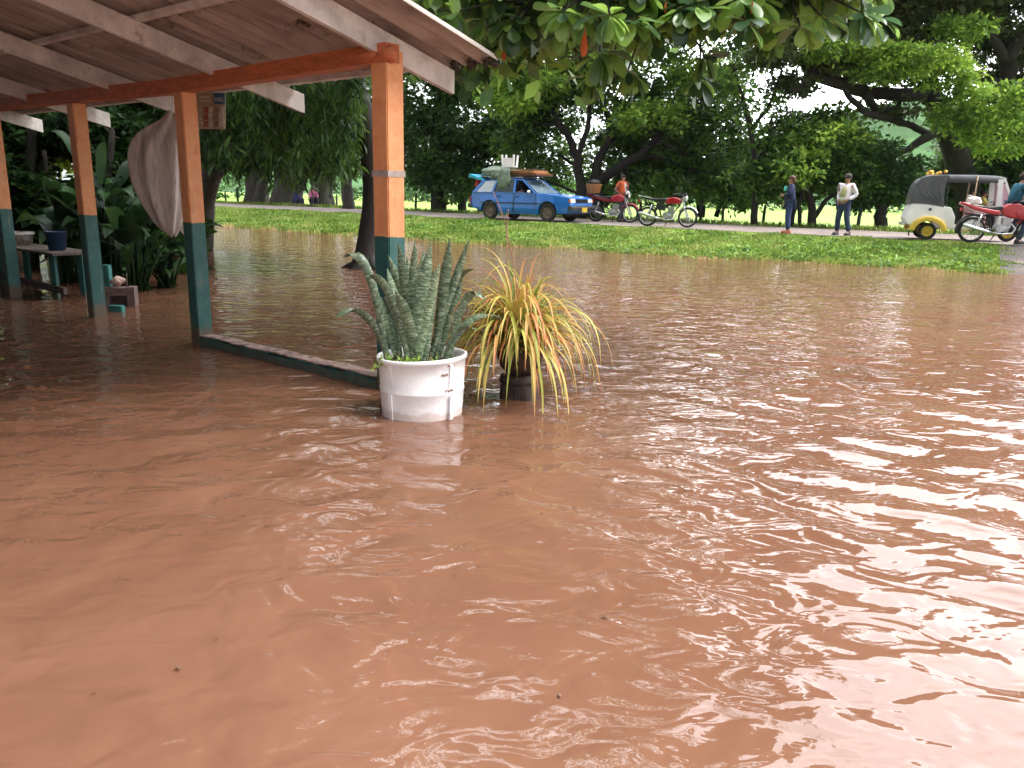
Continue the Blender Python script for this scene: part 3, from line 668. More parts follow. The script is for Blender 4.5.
# ------------------------------------------------------------------ the shed
def paint_post(name, zb=1.2):
    m = bpy.data.materials.new(name); m.use_nodes = True; nt = m.node_tree; b = nt.nodes['Principled BSDF']
    g = N(nt, 'ShaderNodeNewGeometry'); sp = N(nt, 'ShaderNodeSeparateXYZ'); L(nt, g, 'Position', sp, 'Vector')
    n1 = N(nt, 'ShaderNodeTexNoise', Scale=9.0, Detail=6.0, Roughness=.7); L(nt, g, 'Position', n1, 'Vector')
    mp = N(nt, 'ShaderNodeMapping'); mp.inputs['Scale'].default_value = (30,30,2); L(nt, g, 'Position', mp, 'Vector')
    n2 = N(nt, 'ShaderNodeTexNoise', Scale=1.0, Detail=6.0, Roughness=.7); L(nt, mp, 'Vector', n2, 'Vector')
    ro = ramp(nt, [(.3, (.64,.23,.085)), (.7, (.8,.37,.17))]); L(nt, n1, 'Fac', ro, 'Fac')
    rt = ramp(nt, [(.3, (.012,.075,.07)), (.7, (.035,.13,.115))]); L(nt, n1, 'Fac', rt, 'Fac')
    ad = N(nt, 'ShaderNodeMath', _operation='MULTIPLY_ADD'); L(nt, n2, 'Fac', ad, 0); ad.inputs[1].default_value = .045; L(nt, sp, 'Z', ad, 2)
    gt = N(nt, 'ShaderNodeMath', _operation='GREATER_THAN'); L(nt, ad, 'Value', gt, 0); gt.inputs[1].default_value = zb
    mx = N(nt, 'ShaderNodeMix', _data_type='RGBA'); L(nt, gt, 'Value', mx, 'Factor'); nt.links.new(rt.outputs['Color'], mx.inputs['A']); nt.links.new(ro.outputs['Color'], mx.inputs['B'])
    # worn streaks of bare wood
    r3 = ramp(nt, [(.62, (0,0,0)), (.70, (1,1,1))]); L(nt, n2, 'Fac', r3, 'Fac')
    m2 = N(nt, 'ShaderNodeMix', _data_type='RGBA'); L(nt, r3, 'Color', m2, 'Factor'); nt.links.new(mx.outputs['Result'], m2.inputs['A']); m2.inputs['B'].default_value = (.3,.2,.14,1)
    # dried mud line left by the flood, and grime drips
    a2 = N(nt, 'ShaderNodeMath', _operation='MULTIPLY_ADD'); L(nt, n2, 'Fac', a2, 0); a2.inputs[1].default_value = -.22; L(nt, sp, 'Z', a2, 2)
    rm = ramp(nt, [(.0, (.75,.75,.75)), (.1, (0,0,0))]); L(nt, a2, 'Value', rm, 'Fac')
    m3 = N(nt, 'ShaderNodeMix', _data_type='RGBA'); L(nt, rm, 'Color', m3, 'Factor'); nt.links.new(m2.outputs['Result'], m3.inputs['A']); m3.inputs['B'].default_value = (.14,.075,.045,1)
    rg = ramp(nt, [(.58, (0,0,0)), (.75, (.55,.55,.55))]); L(nt, n1, 'Fac', rg, 'Fac')
    m4 = N(nt, 'ShaderNodeMix', _data_type='RGBA'); L(nt, rg, 'Color', m4, 'Factor'); nt.links.new(m3.outputs['Result'], m4.inputs['A']); m4.inputs['B'].default_value = (.2,.1,.06,1)
    nt.links.new(m4.outputs['Result'], b.inputs['Base Color']); b.inputs['Roughness'].default_value = .55
    bp = N(nt, 'ShaderNodeBump', Strength=.5, Distance=.006); L(nt, n2, 'Fac', bp, 'Height'); L(nt, bp, 'Normal', b, 'Normal')
    return m
M['post'] = paint_post('orange_and_teal_paint')
M['orange'] = mat('shaded_orange_paint', (.55,.15,.055), .55, .35, 7, .4, stretch=(1,1,4), dirt=((.25,.09,.04), 14, .62))  # beam orange, darkened so the colour carries its shade
M['plank'] = mat('whitewashed_plank', (.72,.68,.66), .8, .3, 5, .4, dirt=((.42,.33,.28), 7, .58))
M['teal'] = mat('teal_paint', (.02,.1,.09), .6, .4, 8, .5, dirt=((.22,.2,.18), 12, .6))
shed = thing('open_shed', 'open shed with orange and teal posts, white rafters and a rusty brown corrugated roof', 'shed', O3, 0)
def SH(s, a, z): return W(s, a, z)-O3
mS = Matrix.Rotation(ANG, 3, 'Z')
def box_sa(mb, s0, s1, a0, a1, z0, z1):
    mb.bar(SH(s0, (a0+a1)/2, (z0+z1)/2), SH(s1, (a0+a1)/2, (z0+z1)/2), abs(a1-a0), z1-z0); return mb
posts = [(0.0,0,2.47,.165),(2.75,0,2.36,.15),(5.02,0,2.37,.15),(7.5,0,2.4,.15),(10,0,2.4,.15)]
for i, (s, a, z1, w) in enumerate(posts):
    bm = bmesh.new(); bmesh.ops.create_cube(bm, size=1)
    for v in bm.verts: v.co = Vector((v.co.x*w, v.co.y*w, (v.co.z+.5)*(z1+.6)-.6))
    bmesh.ops.bevel(bm, geom=[e for e in bm.edges if abs(e.verts[0].co.z-e.verts[1].co.z) > 1], offset=.008, segments=2, affect='EDGES')
    bmesh.ops.rotate(bm, verts=bm.verts, matrix=mS); bmesh.ops.translate(bm, verts=bm.verts, vec=SH(s, a, 0))
    me = bpy.data.meshes.new('post'); bm.to_mesh(me); bm.free(); link('post', me, M['post'], shed)
for s in (-.1, 3.6, 7.3, 11):                  # rear row
    mb = MB(); mb.box(SH(s, -6.45, 1.0), (.15,.15,3.1), mS); obj('post', mb, M['post'], shed)
# tie beam: slightly crooked pole squared off
mb = MB()
for s0, s1, z0, z1 in [(-.09,2.9,2.385,2.345),(2.9,5.7,2.345,2.385),(5.7,11.2,2.385,2.4)]:
    mb.bar(SH(s0, -.03, z0+.065), SH(s1, -.03, z1+.065), .13, .125)
obj('beam', mb, M['orange'], shed)
mb = MB(); mb.ball(SH(-.075, -.05, 2.44), (.075,.06,.062), 14, 10, mS); mb.ball(SH(.1, -.11, 2.44), (.11,.03,.045), 12, 8, mS); obj('beam_end', mb, M['orange'], shed, True)
mb = MB(); box_sa(mb, -.1, 11.2, -6.5, -6.38, 2.34, 2.46); obj('beam', mb, M['orange'], shed)
mb = MB(); box_sa(mb, .2, 11.2, -6.72, -6.54, -.6, 2.6); obj('added_back_wall', mb, mat('old_plaster', (.3,.22,.17), .9, .3, 3, .4), shed)  # unseen wall, added to block light from the left
mb = MB(); mb.bar(SH(11.35, .1, 1.0), SH(11.35, -6.7, 1.0), .16, 3.2); obj('added_end_wall', mb, mat('old_plaster_end', (.3,.22,.17), .9, .3, 3, .4), shed)  # unseen end wall, added alongside to keep the shed dark
K = -.245
def zr(a): return 2.43+K*a if a > -3.2 else 2.43+K*-6.4-K*a       # underside of rafters
for s in (.02, 2.12, 4.05, 6.1, 8.15, 10.3):
    for a0, a1 in ((.7 if s < 1 else .85, -3.2), (-3.25, -7.3)):
        mb = MB(); p = SH(s, a0, zr(a0)+.085); q = SH(s, a1, (2.43+K*-3.2 if a0 > 0 else zr(a1))+.085)
        if a0 < 0: p = SH(s, a0, 2.43-K*3.2+.085)
        u = Vector((0,0,1)); wv = DS*.022
        mb.add([p-wv-u*.085, p+wv-u*.085, p+wv+u*.085, p-wv+u*.085, q-wv-u*.085, q+wv-u*.085, q+wv+u*.085, q-wv+u*.085],
               [(0,1,2,3),(7,6,5,4),(0,4,5,1),(1,5,6,2),(2,6,7,3),(3,7,4,0)])
        obj('rafter', mb, M['plank'], shed)
for a in (.62, -.72, -2.1, -3.1):
    mb = MB(); z = 2.43+K*a+.17+.02; mb.bar(SH(.1 if a > 0 else -.38, a, z), SH(11, a, z), .07, .042, DA.cross(DS)); obj('purlin', mb, M['plank'], shed)
# corrugated sheets (weathered underside)
m = bpy.data.materials.new('corrugated_sheet'); m.use_nodes = True; nt = m.node_tree; b = nt.nodes['Principled BSDF']
tc = N(nt, 'ShaderNodeTexCoord'); mp = N(nt, 'ShaderNodeMapping'); mp.inputs['Rotation'].default_value = (0,0,-ANG); mp.inputs['Scale'].default_value = (1,1,1)
L(nt, tc, 'Object', mp, 'Vector'); mp2 = N(nt, 'ShaderNodeMapping'); mp2.inputs['Scale'].default_value = (5,.7,2); L(nt, mp, 'Vector', mp2, 'Vector')
n1 = N(nt, 'ShaderNodeTexNoise', Scale=1.4, Detail=8.0, Roughness=.68); L(nt, mp2, 'Vector', n1, 'Vector')
r1 = ramp(nt, [(.28, (.15,.115,.1)), (.5, (.40,.33,.30)), (.74, (.56,.5,.46))]); L(nt, n1, 'Fac', r1, 'Fac')
n2 = N(nt, 'ShaderNodeTexNoise', Scale=3.2, Detail=6.0, Roughness=.7); L(nt, mp, 'Vector', n2, 'Vector')
r2 = ramp(nt, [(.62, (0,0,0)), (.72, (1,1,1))]); L(nt, n2, 'Fac', r2, 'Fac')
mx = N(nt, 'ShaderNodeMix', _data_type='RGBA'); L(nt, r2, 'Color', mx, 'Factor'); nt.links.new(r1.outputs['Color'], mx.inputs['A']); mx.inputs['B'].default_value = (.06,.04,.03,1)
nt.links.new(mx.outputs['Result'], b.inputs['Base Color']); b.inputs['Roughness'].default_value = .85
bp = N(nt, 'ShaderNodeBump', Strength=.5, Distance=.01); L(nt, n1, 'Fac', bp, 'Height'); L(nt, bp, 'Normal', b, 'Normal')
M['sheet'] = m
rs = random.Random(9)
def sheet(s0, s1, a0, a1, lift, slope):
    """one corrugated sheet: pitch 177 mm, 50 mm deep"""
    ns = int((s1-s0)/.022)+1; na = 10; vs = []; fs = []; th = .007; e = rs.uniform(-.03, .03)
    for lay in (0, 1):
        for i in range(ns):
            s = s0+(s1-s0)*i/(ns-1); w = .036*math.cos(2*PI*s/.177)
            for j in range(na):
                a = a0+e+(a1-a0)*j/(na-1)
                base_z = (2.43+K*a if slope > 0 else 2.43-K*6.4*-1*-1+0)+.17+.074
                if slope < 0: base_z = 2.43+K*(-6.4-a)+.17+.074
                vs.append(SH(s, a, base_z+w+lift+lay*th))
    n = ns*na
    for i in range(ns-1):
        for j in range(na-1):
            q = i*na+j; fs.append((q, q+na, q+na+1, q+1)); fs.append((n+q, n+q+1, n+q+na+1, n+q+na))
    for i in range(ns-1):
        q = i*na; fs.append((q, n+q, n+q+na, q+na)); q += na-1; fs.append((q, q+na, n+q+na, n+q))
    for j in range(na-1):
        fs.append((j, j+1, n+j+1, n+j)); q = (ns-1)*na+j; fs.append((q, n+q, n+q+1, q+1))
    mb = MB(); mb.add(vs, fs); obj('roof_sheet', mb, M['sheet'], shed, True)
w = .885
for k in range(13):
    s0 = -.42+k*w
    sheet(s0+(.0 if k else .0), s0+w+.09, .73, -.62, 0+.004*(k % 2), 1)
    sheet(s0-(.1 if k == 0 else 0), s0+w+.09, -.42, -3.3, .012+.004*(k % 2), 1)
    sheet(s0, s0+w+.09, -3.22, -7.4, .012+.004*(k % 2), -1)
# debris and moss at the roof corner
mb = MB(); r = np.random.default_rng(4)
for k in range(26):
    c = SH(-.4+r.uniform(0, .5), .72+r.uniform(-.04, .05), 2.47+r.uniform(-.03, .03)); mb.ball(c, (r.uniform(.01,.035), r.uniform(.01,.03), r.uniform(.008,.03)), 6, 4)
obj('leaf_litter', mb, mat('litter', (.06,.04,.03), .95, .5, 20), shed)
# grey tape round the corner post
mb = MB(); mb.box(SH(0, 0, 1.63), (.172,.172,.045), mS); obj('tape', mb, mat('grey_tape', (.38,.3,.27), .6, .3, 15), shed)

# low teal kerb wall between posts
mb = MB(); O = W(0, 0, 0)
for k in range(14):
    s0 = .09+k*.186; s1 = s0+.186
    z1 = .075+.012*math.sin(k*1.7); mb.bar(W(s0, 0, (z1-.5)/2)-O, W(s1, 0, (z1-.5)/2)-O, .15+.006*math.sin(k*2.3), z1+.5)
wall = thing('low_wall', 'low teal painted wall just above the flood between the corner post and the next', 'wall', O)
obj('wall_body', mb, M['teal'], wall)
mb = MB()
for k in range(9): mb.bar(W(.1+k*.29, 0, .092)-O, W(.1+(k+1)*.29, 0, .09+.008*math.sin(k*2))-O, .14, .012)
obj('coping', mb, mat('worn_cement', (.3,.2,.17), .9, .5, 12, .6, dirt=((.1,.06,.05), 9, .5)), wall)

# hanging white sack
O = at(163, 115, 8.55)
sk = thing('hanging_sack', 'dirty whitish woven sack hanging beside the second orange post', 'sack', O)
rings = [(172,112,4,.5),(171,120,9,.6),(167,130,20,.8),(160,142,26,.9),(159,158,27,1),(161,175,26,1),(164,192,24,1),(167,208,19,.9),(169,222,13,.7),(171,232,7,.5),(173,236,2,.4)]
vs = []; fs = []; seg = 40
for i, (x, y, w, dpt) in enumerate(rings):
    c = at(x, y, 8.55)-O; w_ = w*8.55/F
    for k in range(seg):
        a = 2*PI*k/seg; fold = 1+.15*math.sin(a*7+i*.35)+.08*math.sin(a*13+i*.9+1)+.04*math.sin(i*1.9+a*3)
        vs.append(c+Vector((math.cos(a)*w_*fold, math.sin(a)*w_*.6*fold, .02*math.sin(a*3+i))))
for i in range(len(rings)-1):
    for k in range(seg): k2 = (k+1) % seg; fs.append((i*seg+k, (i+1)*seg+k, (i+1)*seg+k2, i*seg+k2))
mb = MB(); mb.add(vs, fs); o = obj('sack_body', mb, mat('sack_cloth', (.6,.52,.49), .85, .4, 5, 1.0, stretch=(2,2,.4), bscale=9, dirt=((.3,.2,.17), 5, .55)), sk, True)
sub = o.modifiers.new('smooth', 'SUBSURF'); sub.levels = 1; sub.render_levels = 1
mb = MB(); mb.tube([at(172,114,8.55)-O, at(173,100,8.5)-O, at(173,84,8.45)-O], .008, 6); obj('rope', mb, M['plank'], sk)
mb = MB(); mb.add([at(176,205,8.55)-O, at(185,228,8.55)-O, at(184,236,8.55)-O+Vector((0,.03,0)), at(172,222,8.5)-O], [(0,1,2,3)]); mb.add([v+Vector((0,.02,0)) for v in [at(176,205,8.55)-O, at(185,228,8.55)-O, at(184,236,8.55)-O, at(172,222,8.5)-O]], [(3,2,1,0)]); obj('loose_flap', mb, o.data.materials[0], sk)

# small card of packets hanging beside second post
O = W(2.5, .3, 2.0); O = at(211, 93, 8.4)
cd = thing('snack_card', 'small hanging display card of packets with a blue top corner, right of the second post', 'display card', O)
def cpt(x, y, dy=0): return at(x, y, 8.4)-O+Vector((0, dy, 0))
def quadbox(mb, x0, y0, x1, y1, dy, th=.008):
    P = [cpt(x0, y0, dy), cpt(x1, y0, dy), cpt(x1, y1, dy), cpt(x0, y1, dy)]; Q = [p+Vector((0, th, 0)) for p in P]
    mb.add(P+Q, [(0,3,2,1),(4,5,6,7),(0,1,5,4),(1,2,6,5),(2,3,7,6),(3,0,4,7)]); return mb
obj('card', quadbox(MB(), 196, 93, 225, 129, 0, .012), mat('card_buff', (.42,.33,.24), .7, .3, 30), cd)
obj('header', quadbox(MB(), 214, 93, 225, 104, -.006, .005), mat('card_blue', (.03,.12,.32), .5, .2, 30), cd)
for k in range(5):
    mb = MB(); x0 = 199.5+k*5.1
    for q in range(3): quadbox(mb, x0, 107+q*7, x0+3.6, 113+q*7, -.016-.004*(q % 2), .014)
    obj('packet', mb, mat('packet_%s' % 'abcde'[k], [(.5,.42,.3),(.35,.1,.05),(.55,.5,.42),(.3,.2,.12),(.5,.45,.4)][k], .4, .5, 40), cd)
mb = MB(); quadbox(mb, 199, 96, 210, 98, -.006, .004); quadbox(mb, 200, 100, 211, 101.5, -.006, .004); obj('print', mb, mat('white_print', (.6,.58,.52), .6, .1, 8), cd)
tcv = bpy.data.curves.new('lettering', 'FONT'); tcv.body = 'AB2'; tcv.size = .055; tcv.align_x = 'CENTER'; tcv.extrude = .001
to = bpy.data.objects.new('lettering', tcv); C.objects.link(to)
bpy.context.view_layer.update()
me = bpy.data.meshes.new_from_object(to.evaluated_get(bpy.context.evaluated_depsgraph_get())); bpy.data.objects.remove(to)
lt = link('lettering', me, mat('white_letters', (.7,.7,.7), .6, .1, 8), cd); lt.location = cpt(219.5, 101.5, -.012); lt.rotation_euler = (PI/2, 0, 0)

# ------------------------------------------------------------------ table, tub and blocks at the left
M['tablewood'] = mat('grey_old_wood', (.1,.075,.065), .8, .4, 5, .5, stretch=(1,6,1))
p1 = ground(57, 298); ts, ta = SA(p1)
zt = .62
tb = thing('garden_table', 'low dark plank table standing in the flood behind the posts at far left', 'table', W(ts, ta, 0))
O = W(ts, ta, 0)
mb = MB()
for k in range(4): mb.bar(W(ts-.45, ta-.1+k*.14, zt)-O, W(ts+2.6, ta-.1+k*.14, zt)-O, .13, .035)
obj('table_top', mb, M['tablewood'], tb)
for s, a in ((0,0),(0,.36),(1.9,0),(1.9,.36)):
    mb = MB(); mb.bar(W(ts+s, ta+a, -.4)-O, W(ts+s, ta+a, zt-.02)-O, .07, .07); obj('leg', mb, M['teal'], tb)
mb = MB(); mb.bar(W(ts-.3, ta, .12)-O, W(ts+2.4, ta, .16)-O, .05, .09); obj('stretcher', mb, M['tablewood'], tb)
c = at(15, 247, W(ts+1.3, ta+.15).y); c.z = zt+.018
tu = thing('plastic_tub', 'grimy white plastic tub standing on the dark table at far left', 'tub', c)
mb = MB(); mb.lathe([(.0,.0),(.2,0),(.225,.02),(.25,.17),(.262,.175),(.262,.185),(.24,.185),(.215,.03),(0,.02)], 28); obj('tub_body', mb, mat('grimy_plastic', (.5,.48,.46), .5, .4, 6, dirt=((.15,.1,.08), 7, .5)), tu, True)
mb = MB(); mb.lathe([(.262,.15),(.272,.155),(.272,.165),(.262,.17)], 28); obj('rim', mb, mat('tub_rim', (.4,.38,.36), .5), tu, True)
c = at(58, 255, W(ts-.1, ta+.2).y); c.z = zt+.018
tu = thing('blue_pail', 'dark blue pail on the table end, left of the second-last post', 'pail', c)
mb = MB(); mb.lathe([(0,0),(.1,0),(.14,.25),(.146,.25),(.135,.24),(.1,.015),(0,.012)], 22); obj('pail_body', mb, mat('blue_plastic', (.02,.05,.11), .5), tu, True)
mb = MB(); mb.tube([(.14*math.cos(a), 0, .24+.13*math.sin(a)) for a in np.linspace(0, PI, 12)], .004, 5); obj('handle', mb, M['bark'], tu)
# concrete block with a hole, teal bricks, pink shell
cb = ground(121, 306); O = cb
bl = thing('concrete_block', 'grey hollow concrete block in the water beside the second post from left', 'concrete block', O)
mb = MB()
for dx, w in ((-.15,.09),(.15,.09),): mb.box((dx, 0, .06), (w,.19,.38))
mb.box((0,0,.19), (.21,.19,.1)); mb.box((0,0,-.07), (.21,.19,.1)); mb.box((0,.08,.06), (.21,.03,.16))
o = obj('block_body', mb, mat('cinder', (.17,.11,.1), .95, .4, 25, .8), bl); bl.rotation_euler = (0,0,R(12))
for (x, y, w, h, dz, lb) in [(117, 311, .17, .07, 0, 'small teal painted brick at the waterline by the second post from left'), (107, 286, .09, .27, .25, 'upright teal painted block on the concrete block')]:
    q = ground(x, y) if not dz else Vector((cb.x-.15, cb.y+.02, .252))
    mb = MB(); bm = bmesh.new(); bmesh.ops.create_cube(bm, size=1)
    for v in bm.verts: v.co = Vector((v.co.x*w, v.co.y*.1, (v.co.z+.5)*(h+(.2 if not dz else 0))-(.2 if not dz else 0)))
    bmesh.ops.bevel(bm, geom=list(bm.edges), offset=.008, segments=2, affect='EDGES'); me = bpy.data.meshes.new('brick'); bm.to_mesh(me); bm.free()
    tag(link('brick', me, mat('teal_brick', (.03,.16,.15), .7, .4, 12, .4), None, False, q), lb, 'brick')
# conch shell
vs = []; mb = MB()
mb.lathe([(0,-.11),(.015,-.1),(.04,-.06),(.065,-.01),(.06,.02),(.045,.035),(.045,.05),(.03,.065),(.028,.075),(.012,.095),(0,.105)], 18, m=Matrix.Rotation(R(80), 3, 'Y'))
mb.ball((.0,-.045,-.012), (.06,.02,.035), 12, 8)
q = Vector((cb.x-.0, cb.y-.02, .325)); tag(obj('shell', mb, mat('pink_shell', (.62,.42,.36), .5, .4, 14), None, True, q), 'pale pink shell lying on top of the grey concrete block', 'shell')

# ------------------------------------------------------------------ white half drum with snake plant
O = ground(422, 421); O.z = 0; O += Vector((-.03, .235, 0))
dr = thing('drum_planter', 'white painted cut plastic drum standing in the flood, holding the snake plant', 'planter', O)
RD = .285
def lathe_oval(prof, seg=64, wob=0):
    mb = MB(); vs = []; fs = []
    for i, (r_, z) in enumerate(prof):
        for k in range(seg):
            a = 2*PI*k/seg; q = r_*(1+wob*math.sin(a*3+1)+wob*.6*math.sin(a*5)); vs.append((q*math.cos(a), q*math.sin(a)*.93, z+.012*math.cos(a)*(z > .3)))
    for i in range(len(prof)-1):
        for k in range(seg): k2 = (k+1) % seg; fs.append((i*seg+k, i*seg+k2, (i+1)*seg+k2, (i+1)*seg+k))
    mb.add(vs, fs); return mb
wht = mat('white_drum_paint', (.86,.84,.84), .45, .06, 6, .15, dirt=((.45,.3,.25), 5, .66))
def mudline(m, z0, z1, col):
    nt = m.node_tree; b = nt.nodes['Principled BSDF']; src = b.inputs['Base Color'].links[0].from_socket
    g = N(nt, 'ShaderNodeNewGeometry'); sp = N(nt, 'ShaderNodeSeparateXYZ'); L(nt, g, 'Position', sp, 'Vector'); n = N(nt, 'ShaderNodeTexNoise', Scale=14.0, Detail=6.0); L(nt, g, 'Position', n, 'Vector')
    a = N(nt, 'ShaderNodeMath', _operation='MULTIPLY_ADD'); L(nt, n, 'Fac', a, 0); a.inputs[1].default_value = -(z1-z0)*1.5; L(nt, sp, 'Z', a, 2)
    mr = N(nt, 'ShaderNodeMapRange'); mr.inputs['From Min'].default_value = z0; mr.inputs['From Max'].default_value = z1-(z1-z0)*.7; mr.inputs['To Min'].default_value = .45; mr.inputs['To Max'].default_value = 0; L(nt, a, 'Value', mr, 'Value')
    mx = N(nt, 'ShaderNodeMix', _data_type='RGBA'); L(nt, mr, 'Result', mx, 'Factor'); nt.links.new(src, mx.inputs['A']); mx.inputs['B'].default_value = (*col, 1); nt.links.new(mx.outputs['Result'], b.inputs['Base Color'])
mudline(wht, -.02, .06, (.45,.26,.18)); mudline(M['teal'], -.02, .07, (.12,.07,.045))
pr = [(.262,-.35),(.268,0),(.274,.08),(.279,.165),(.283,.172),(.283,.182),(.279,.19),(.285,.3),(.29,.37),(.298,.376),(.3,.39),(.298,.402),(.29,.406),(.28,.4),(.275,.37),(.27,.33),(.02,.33)]
pr = [(r_*1.045, z) for r_, z in pr]; o = obj('drum_body', lathe_oval(pr, 72, .012), wht, dr, True); dr.scale = (1,1,1.03)
for az in (-127, -42, -100):
    mb = MB(); a = R(az)
    for z0, z1 in ((-.2,.165),(.19,.37)):
        if az == -100: continue
        c0 = Vector((math.cos(a)*.287, math.sin(a)*.287*.93, z0)); c1 = Vector((math.cos(a)*.305, math.sin(a)*.305*.93, z1)); mb.bar(c0, c1, .03, .014, up=(math.cos(a), math.sin(a), 0))
    if mb.v: obj('rib', mb, wht, dr)
crack = mat('rusty_crack', (.16,.07,.04), .9, .5, 20)
for az, z, L_ in ((-52,.2,.07),(-57,.31,.045),(-48,.365,.06),(-44,.1,.03)):
    mb = MB(); pts = []
    for q in range(6):
        a = R(az)+q*L_/5/.29; rad_ = .300+.003*(z > .3); pts.append((math.cos(a)*rad_, math.sin(a)*rad_*.93, z+.006*math.sin(q*2.1)))
    mb.tube(pts, .0045, 5); obj('crack', mb, crack, dr)
mb = MB(); mb.lathe([(0,.352),(.12,.36),(.2,.352),(.268,.345)], 30, sy=.93); obj('soil', mb, mat('soil', (.05,.03,.02), .95, .5, 20, 1), dr, True)

# snake plant
def snake_material():
    m = bpy.data.materials.new('snake_leaf'); m.use_nodes = True; nt = m.node_tree; b = nt.nodes['Principled BSDF']
    uv = N(nt, 'ShaderNodeUVMap'); uv.uv_map = 'UVMap'; sp = N(nt, 'ShaderNodeSeparateXYZ'); L(nt, uv, 'UV', sp, 'Vector')
    g = N(nt, 'ShaderNodeNewGeometry')
    mp = N(nt, 'ShaderNodeMapping'); mp.inputs['Scale'].default_value = (.9, 40, 1); L(nt, uv, 'UV', mp, 'Vector')
    ofs = N(nt, 'ShaderNodeCombineXYZ'); mu = N(nt, 'ShaderNodeMath', _operation='MULTIPLY'); L(nt, g, 'Random Per Island', mu, 0); mu.inputs[1].default_value = 37; L(nt, mu, 'Value', ofs, 'X'); L(nt, mu, 'Value', ofs, 'Y')
    L(nt, ofs, 'Vector', mp, 'Location')
    n1 = N(nt, 'ShaderNodeTexNoise', Scale=1.6, Detail=5.0, Roughness=.65, Distortion=.8); L(nt, mp, 'Vector', n1, 'Vector')
    r1 = ramp(nt, [(.36, (.04,.075,.045)), (.5, (.12,.18,.095)), (.64, (.42,.48,.33))]); L(nt, n1, 'Fac', r1, 'Fac')
    hs = N(nt, 'ShaderNodeHueSaturation'); mr = N(nt, 'ShaderNodeMapRange'); mr.inputs['To Min'].default_value = .65; mr.inputs['To Max'].default_value = 1.15; L(nt, g, 'Random Per Island', mr, 'Value'); L(nt, mr, 'Result', hs, 'Value'); L(nt, r1, 'Color', hs, 'Color')
    L(nt, hs, 'Color', b, 'Base Color'); b.inputs['Roughness'].default_value = .42
    return m
def blade(mb, pts, widths, sidev, cup=.25):
    n = len(pts); vs = []; fs = []; uv = []
    for i, p in enumerate(pts):
        t_ = (pts[min(i+1, n-1)]-pts[max(i-1, 0)]).normalized(); sd = (sidev-t_*sidev.dot(t_)).normalized(); nm = t_.cross(sd); w = widths[i]
        vs += [p-sd*w+nm*w*cup, p-sd*w*.5+nm*w*cup*.2, p, p+sd*w*.5+nm*w*cup*.2, p+sd*w+nm*w*cup]; uv += [(q/4, i/(n-1)) for q in range(5)]
        if i:
            o = (i-1)*5
            for q in range(4): fs.append((o+q, o+q+1, o+q+6, o+q+5))
    mb.add(vs, fs, uv)
rr = random.Random(71); sn = thing('snake_plant', 'snake plant with stiff banded grey green leaves in the white drum', 'plant', O+Vector((0,0,.35)))
tips = [(398,242,.03,-.05),(415,240,.0,.0),(431,243,-.05,.03),(450,238,.0,-.02),(469,239,.05,.05),(343,258,-.05,0),(364,277,-.16,0),(335,318,.0,0),(493,286,-.1,0),(507,321,-.1,0),(480,271,.1,0),(387,268,.1,0),(407,256,.12,0),(441,252,.15,0),(424,250,.15,0),(458,262,-.1,0),(440,262,-.18,0),(411,275,-.2,0),(395,290,-.18,0),(470,300,-.18,0),(380,300,.15,0),(427,285,-.2,0),(449,285,-.18,0),(434,268,.0,0),(419,262,-.1,0),(404,262,-.06,0),(376,316,-.1,0),(478,330,-.15,0),(455,248,.12,0),(388,255,.12,0),(463,275,.12,0),(400,310,-.2,0),(445,310,-.22,0),(486,300,0,0),(374,290,.1,0)]
tips = [q for i, q in enumerate(tips) if i not in (17,24,25,26,21,32,28,19,13,22,31,8,15)]
LN = MB(); slm = snake_material()
for i, (x, y, dy, _) in enumerate(tips):
    tip = at(x, y, O.y+dy)-sn.location
    lean = (x-423)/90
    b0 = Vector((lean*.16+rr.uniform(-.09, .09), dy*.7+rr.uniform(-.08, .06), -.01)); h = (tip-b0).length
    out = abs(x-423) > 55 or y > 295
    n = 12; pts = []
    for k in range(n+1):
        u = k/n
        if out: c1 = b0+Vector(((tip.x-b0.x)*.35, (tip.y-b0.y)*.3, max(tip.z, .1)*1.05+.12*(abs(x-423) > 60)+.05))
        else: c1 = b0.lerp(tip, .5)+Vector((rr.uniform(-.001,.001)-lean*.03, 0, .03))
        pts.append(b0*(1-u)**2+c1*2*u*(1-u)+tip*u*u)
    W0 = rr.uniform(.031, .045)*(.8 if out else 1)
    ws = [W0*(.55+.45*math.sin(min(1, (k/n)*1.6)*PI/2))*(1 if k/n < .72 else max(.04, 1-((k/n-.72)/.28)**1.7)) for k in range(n+1)]
    a = rr.uniform(-.6, .6); blade(LN, pts, ws, Vector((math.cos(a), math.sin(a), 0)), rr.uniform(.25, .5))
obj('leaves', LN, slm, sn, True)
mb = MB()
for k in range(16): 
    x = rr.uniform(-.2, .2); c = Vector((x, -rr.uniform(.05, .22), -.005)); mb.tube([c, c+Vector((rr.uniform(-.04,.04), -.02, rr.uniform(.06,.14)))], [.004,.002], 4)
obj('dry_stalks', mb, mat('dry_stalk', (.3,.22,.13), .9), sn)
# small weeds growing on the drum's soil
r = np.random.default_rng(77); wd = thing('weeds', 'small bright green weeds at the rim of the white drum', 'weeds', O+Vector((0,0,.35)))
P = []; 
for (cx, cy, k, sp) in ((-.2,-.17,60,.05),(-.03,-.22,60,.06),(-.1,-.2,40,.05),(.1,-.2,30,.05)):
    P.append(np.array([cx, cy, .03])+r.normal(0, 1, (k, 3))*np.array([sp, sp*.4, .022]))
P = np.vstack(P); Dr = r.normal(0, 1, P.shape); Dr[:, 2] = np.abs(Dr[:, 2])
V, Fq = leaf_quads(P, Dr, r.uniform(.02, .045, len(P)), .6, r); fast('leaves', V, Fq, M['lf_bright'], wd)

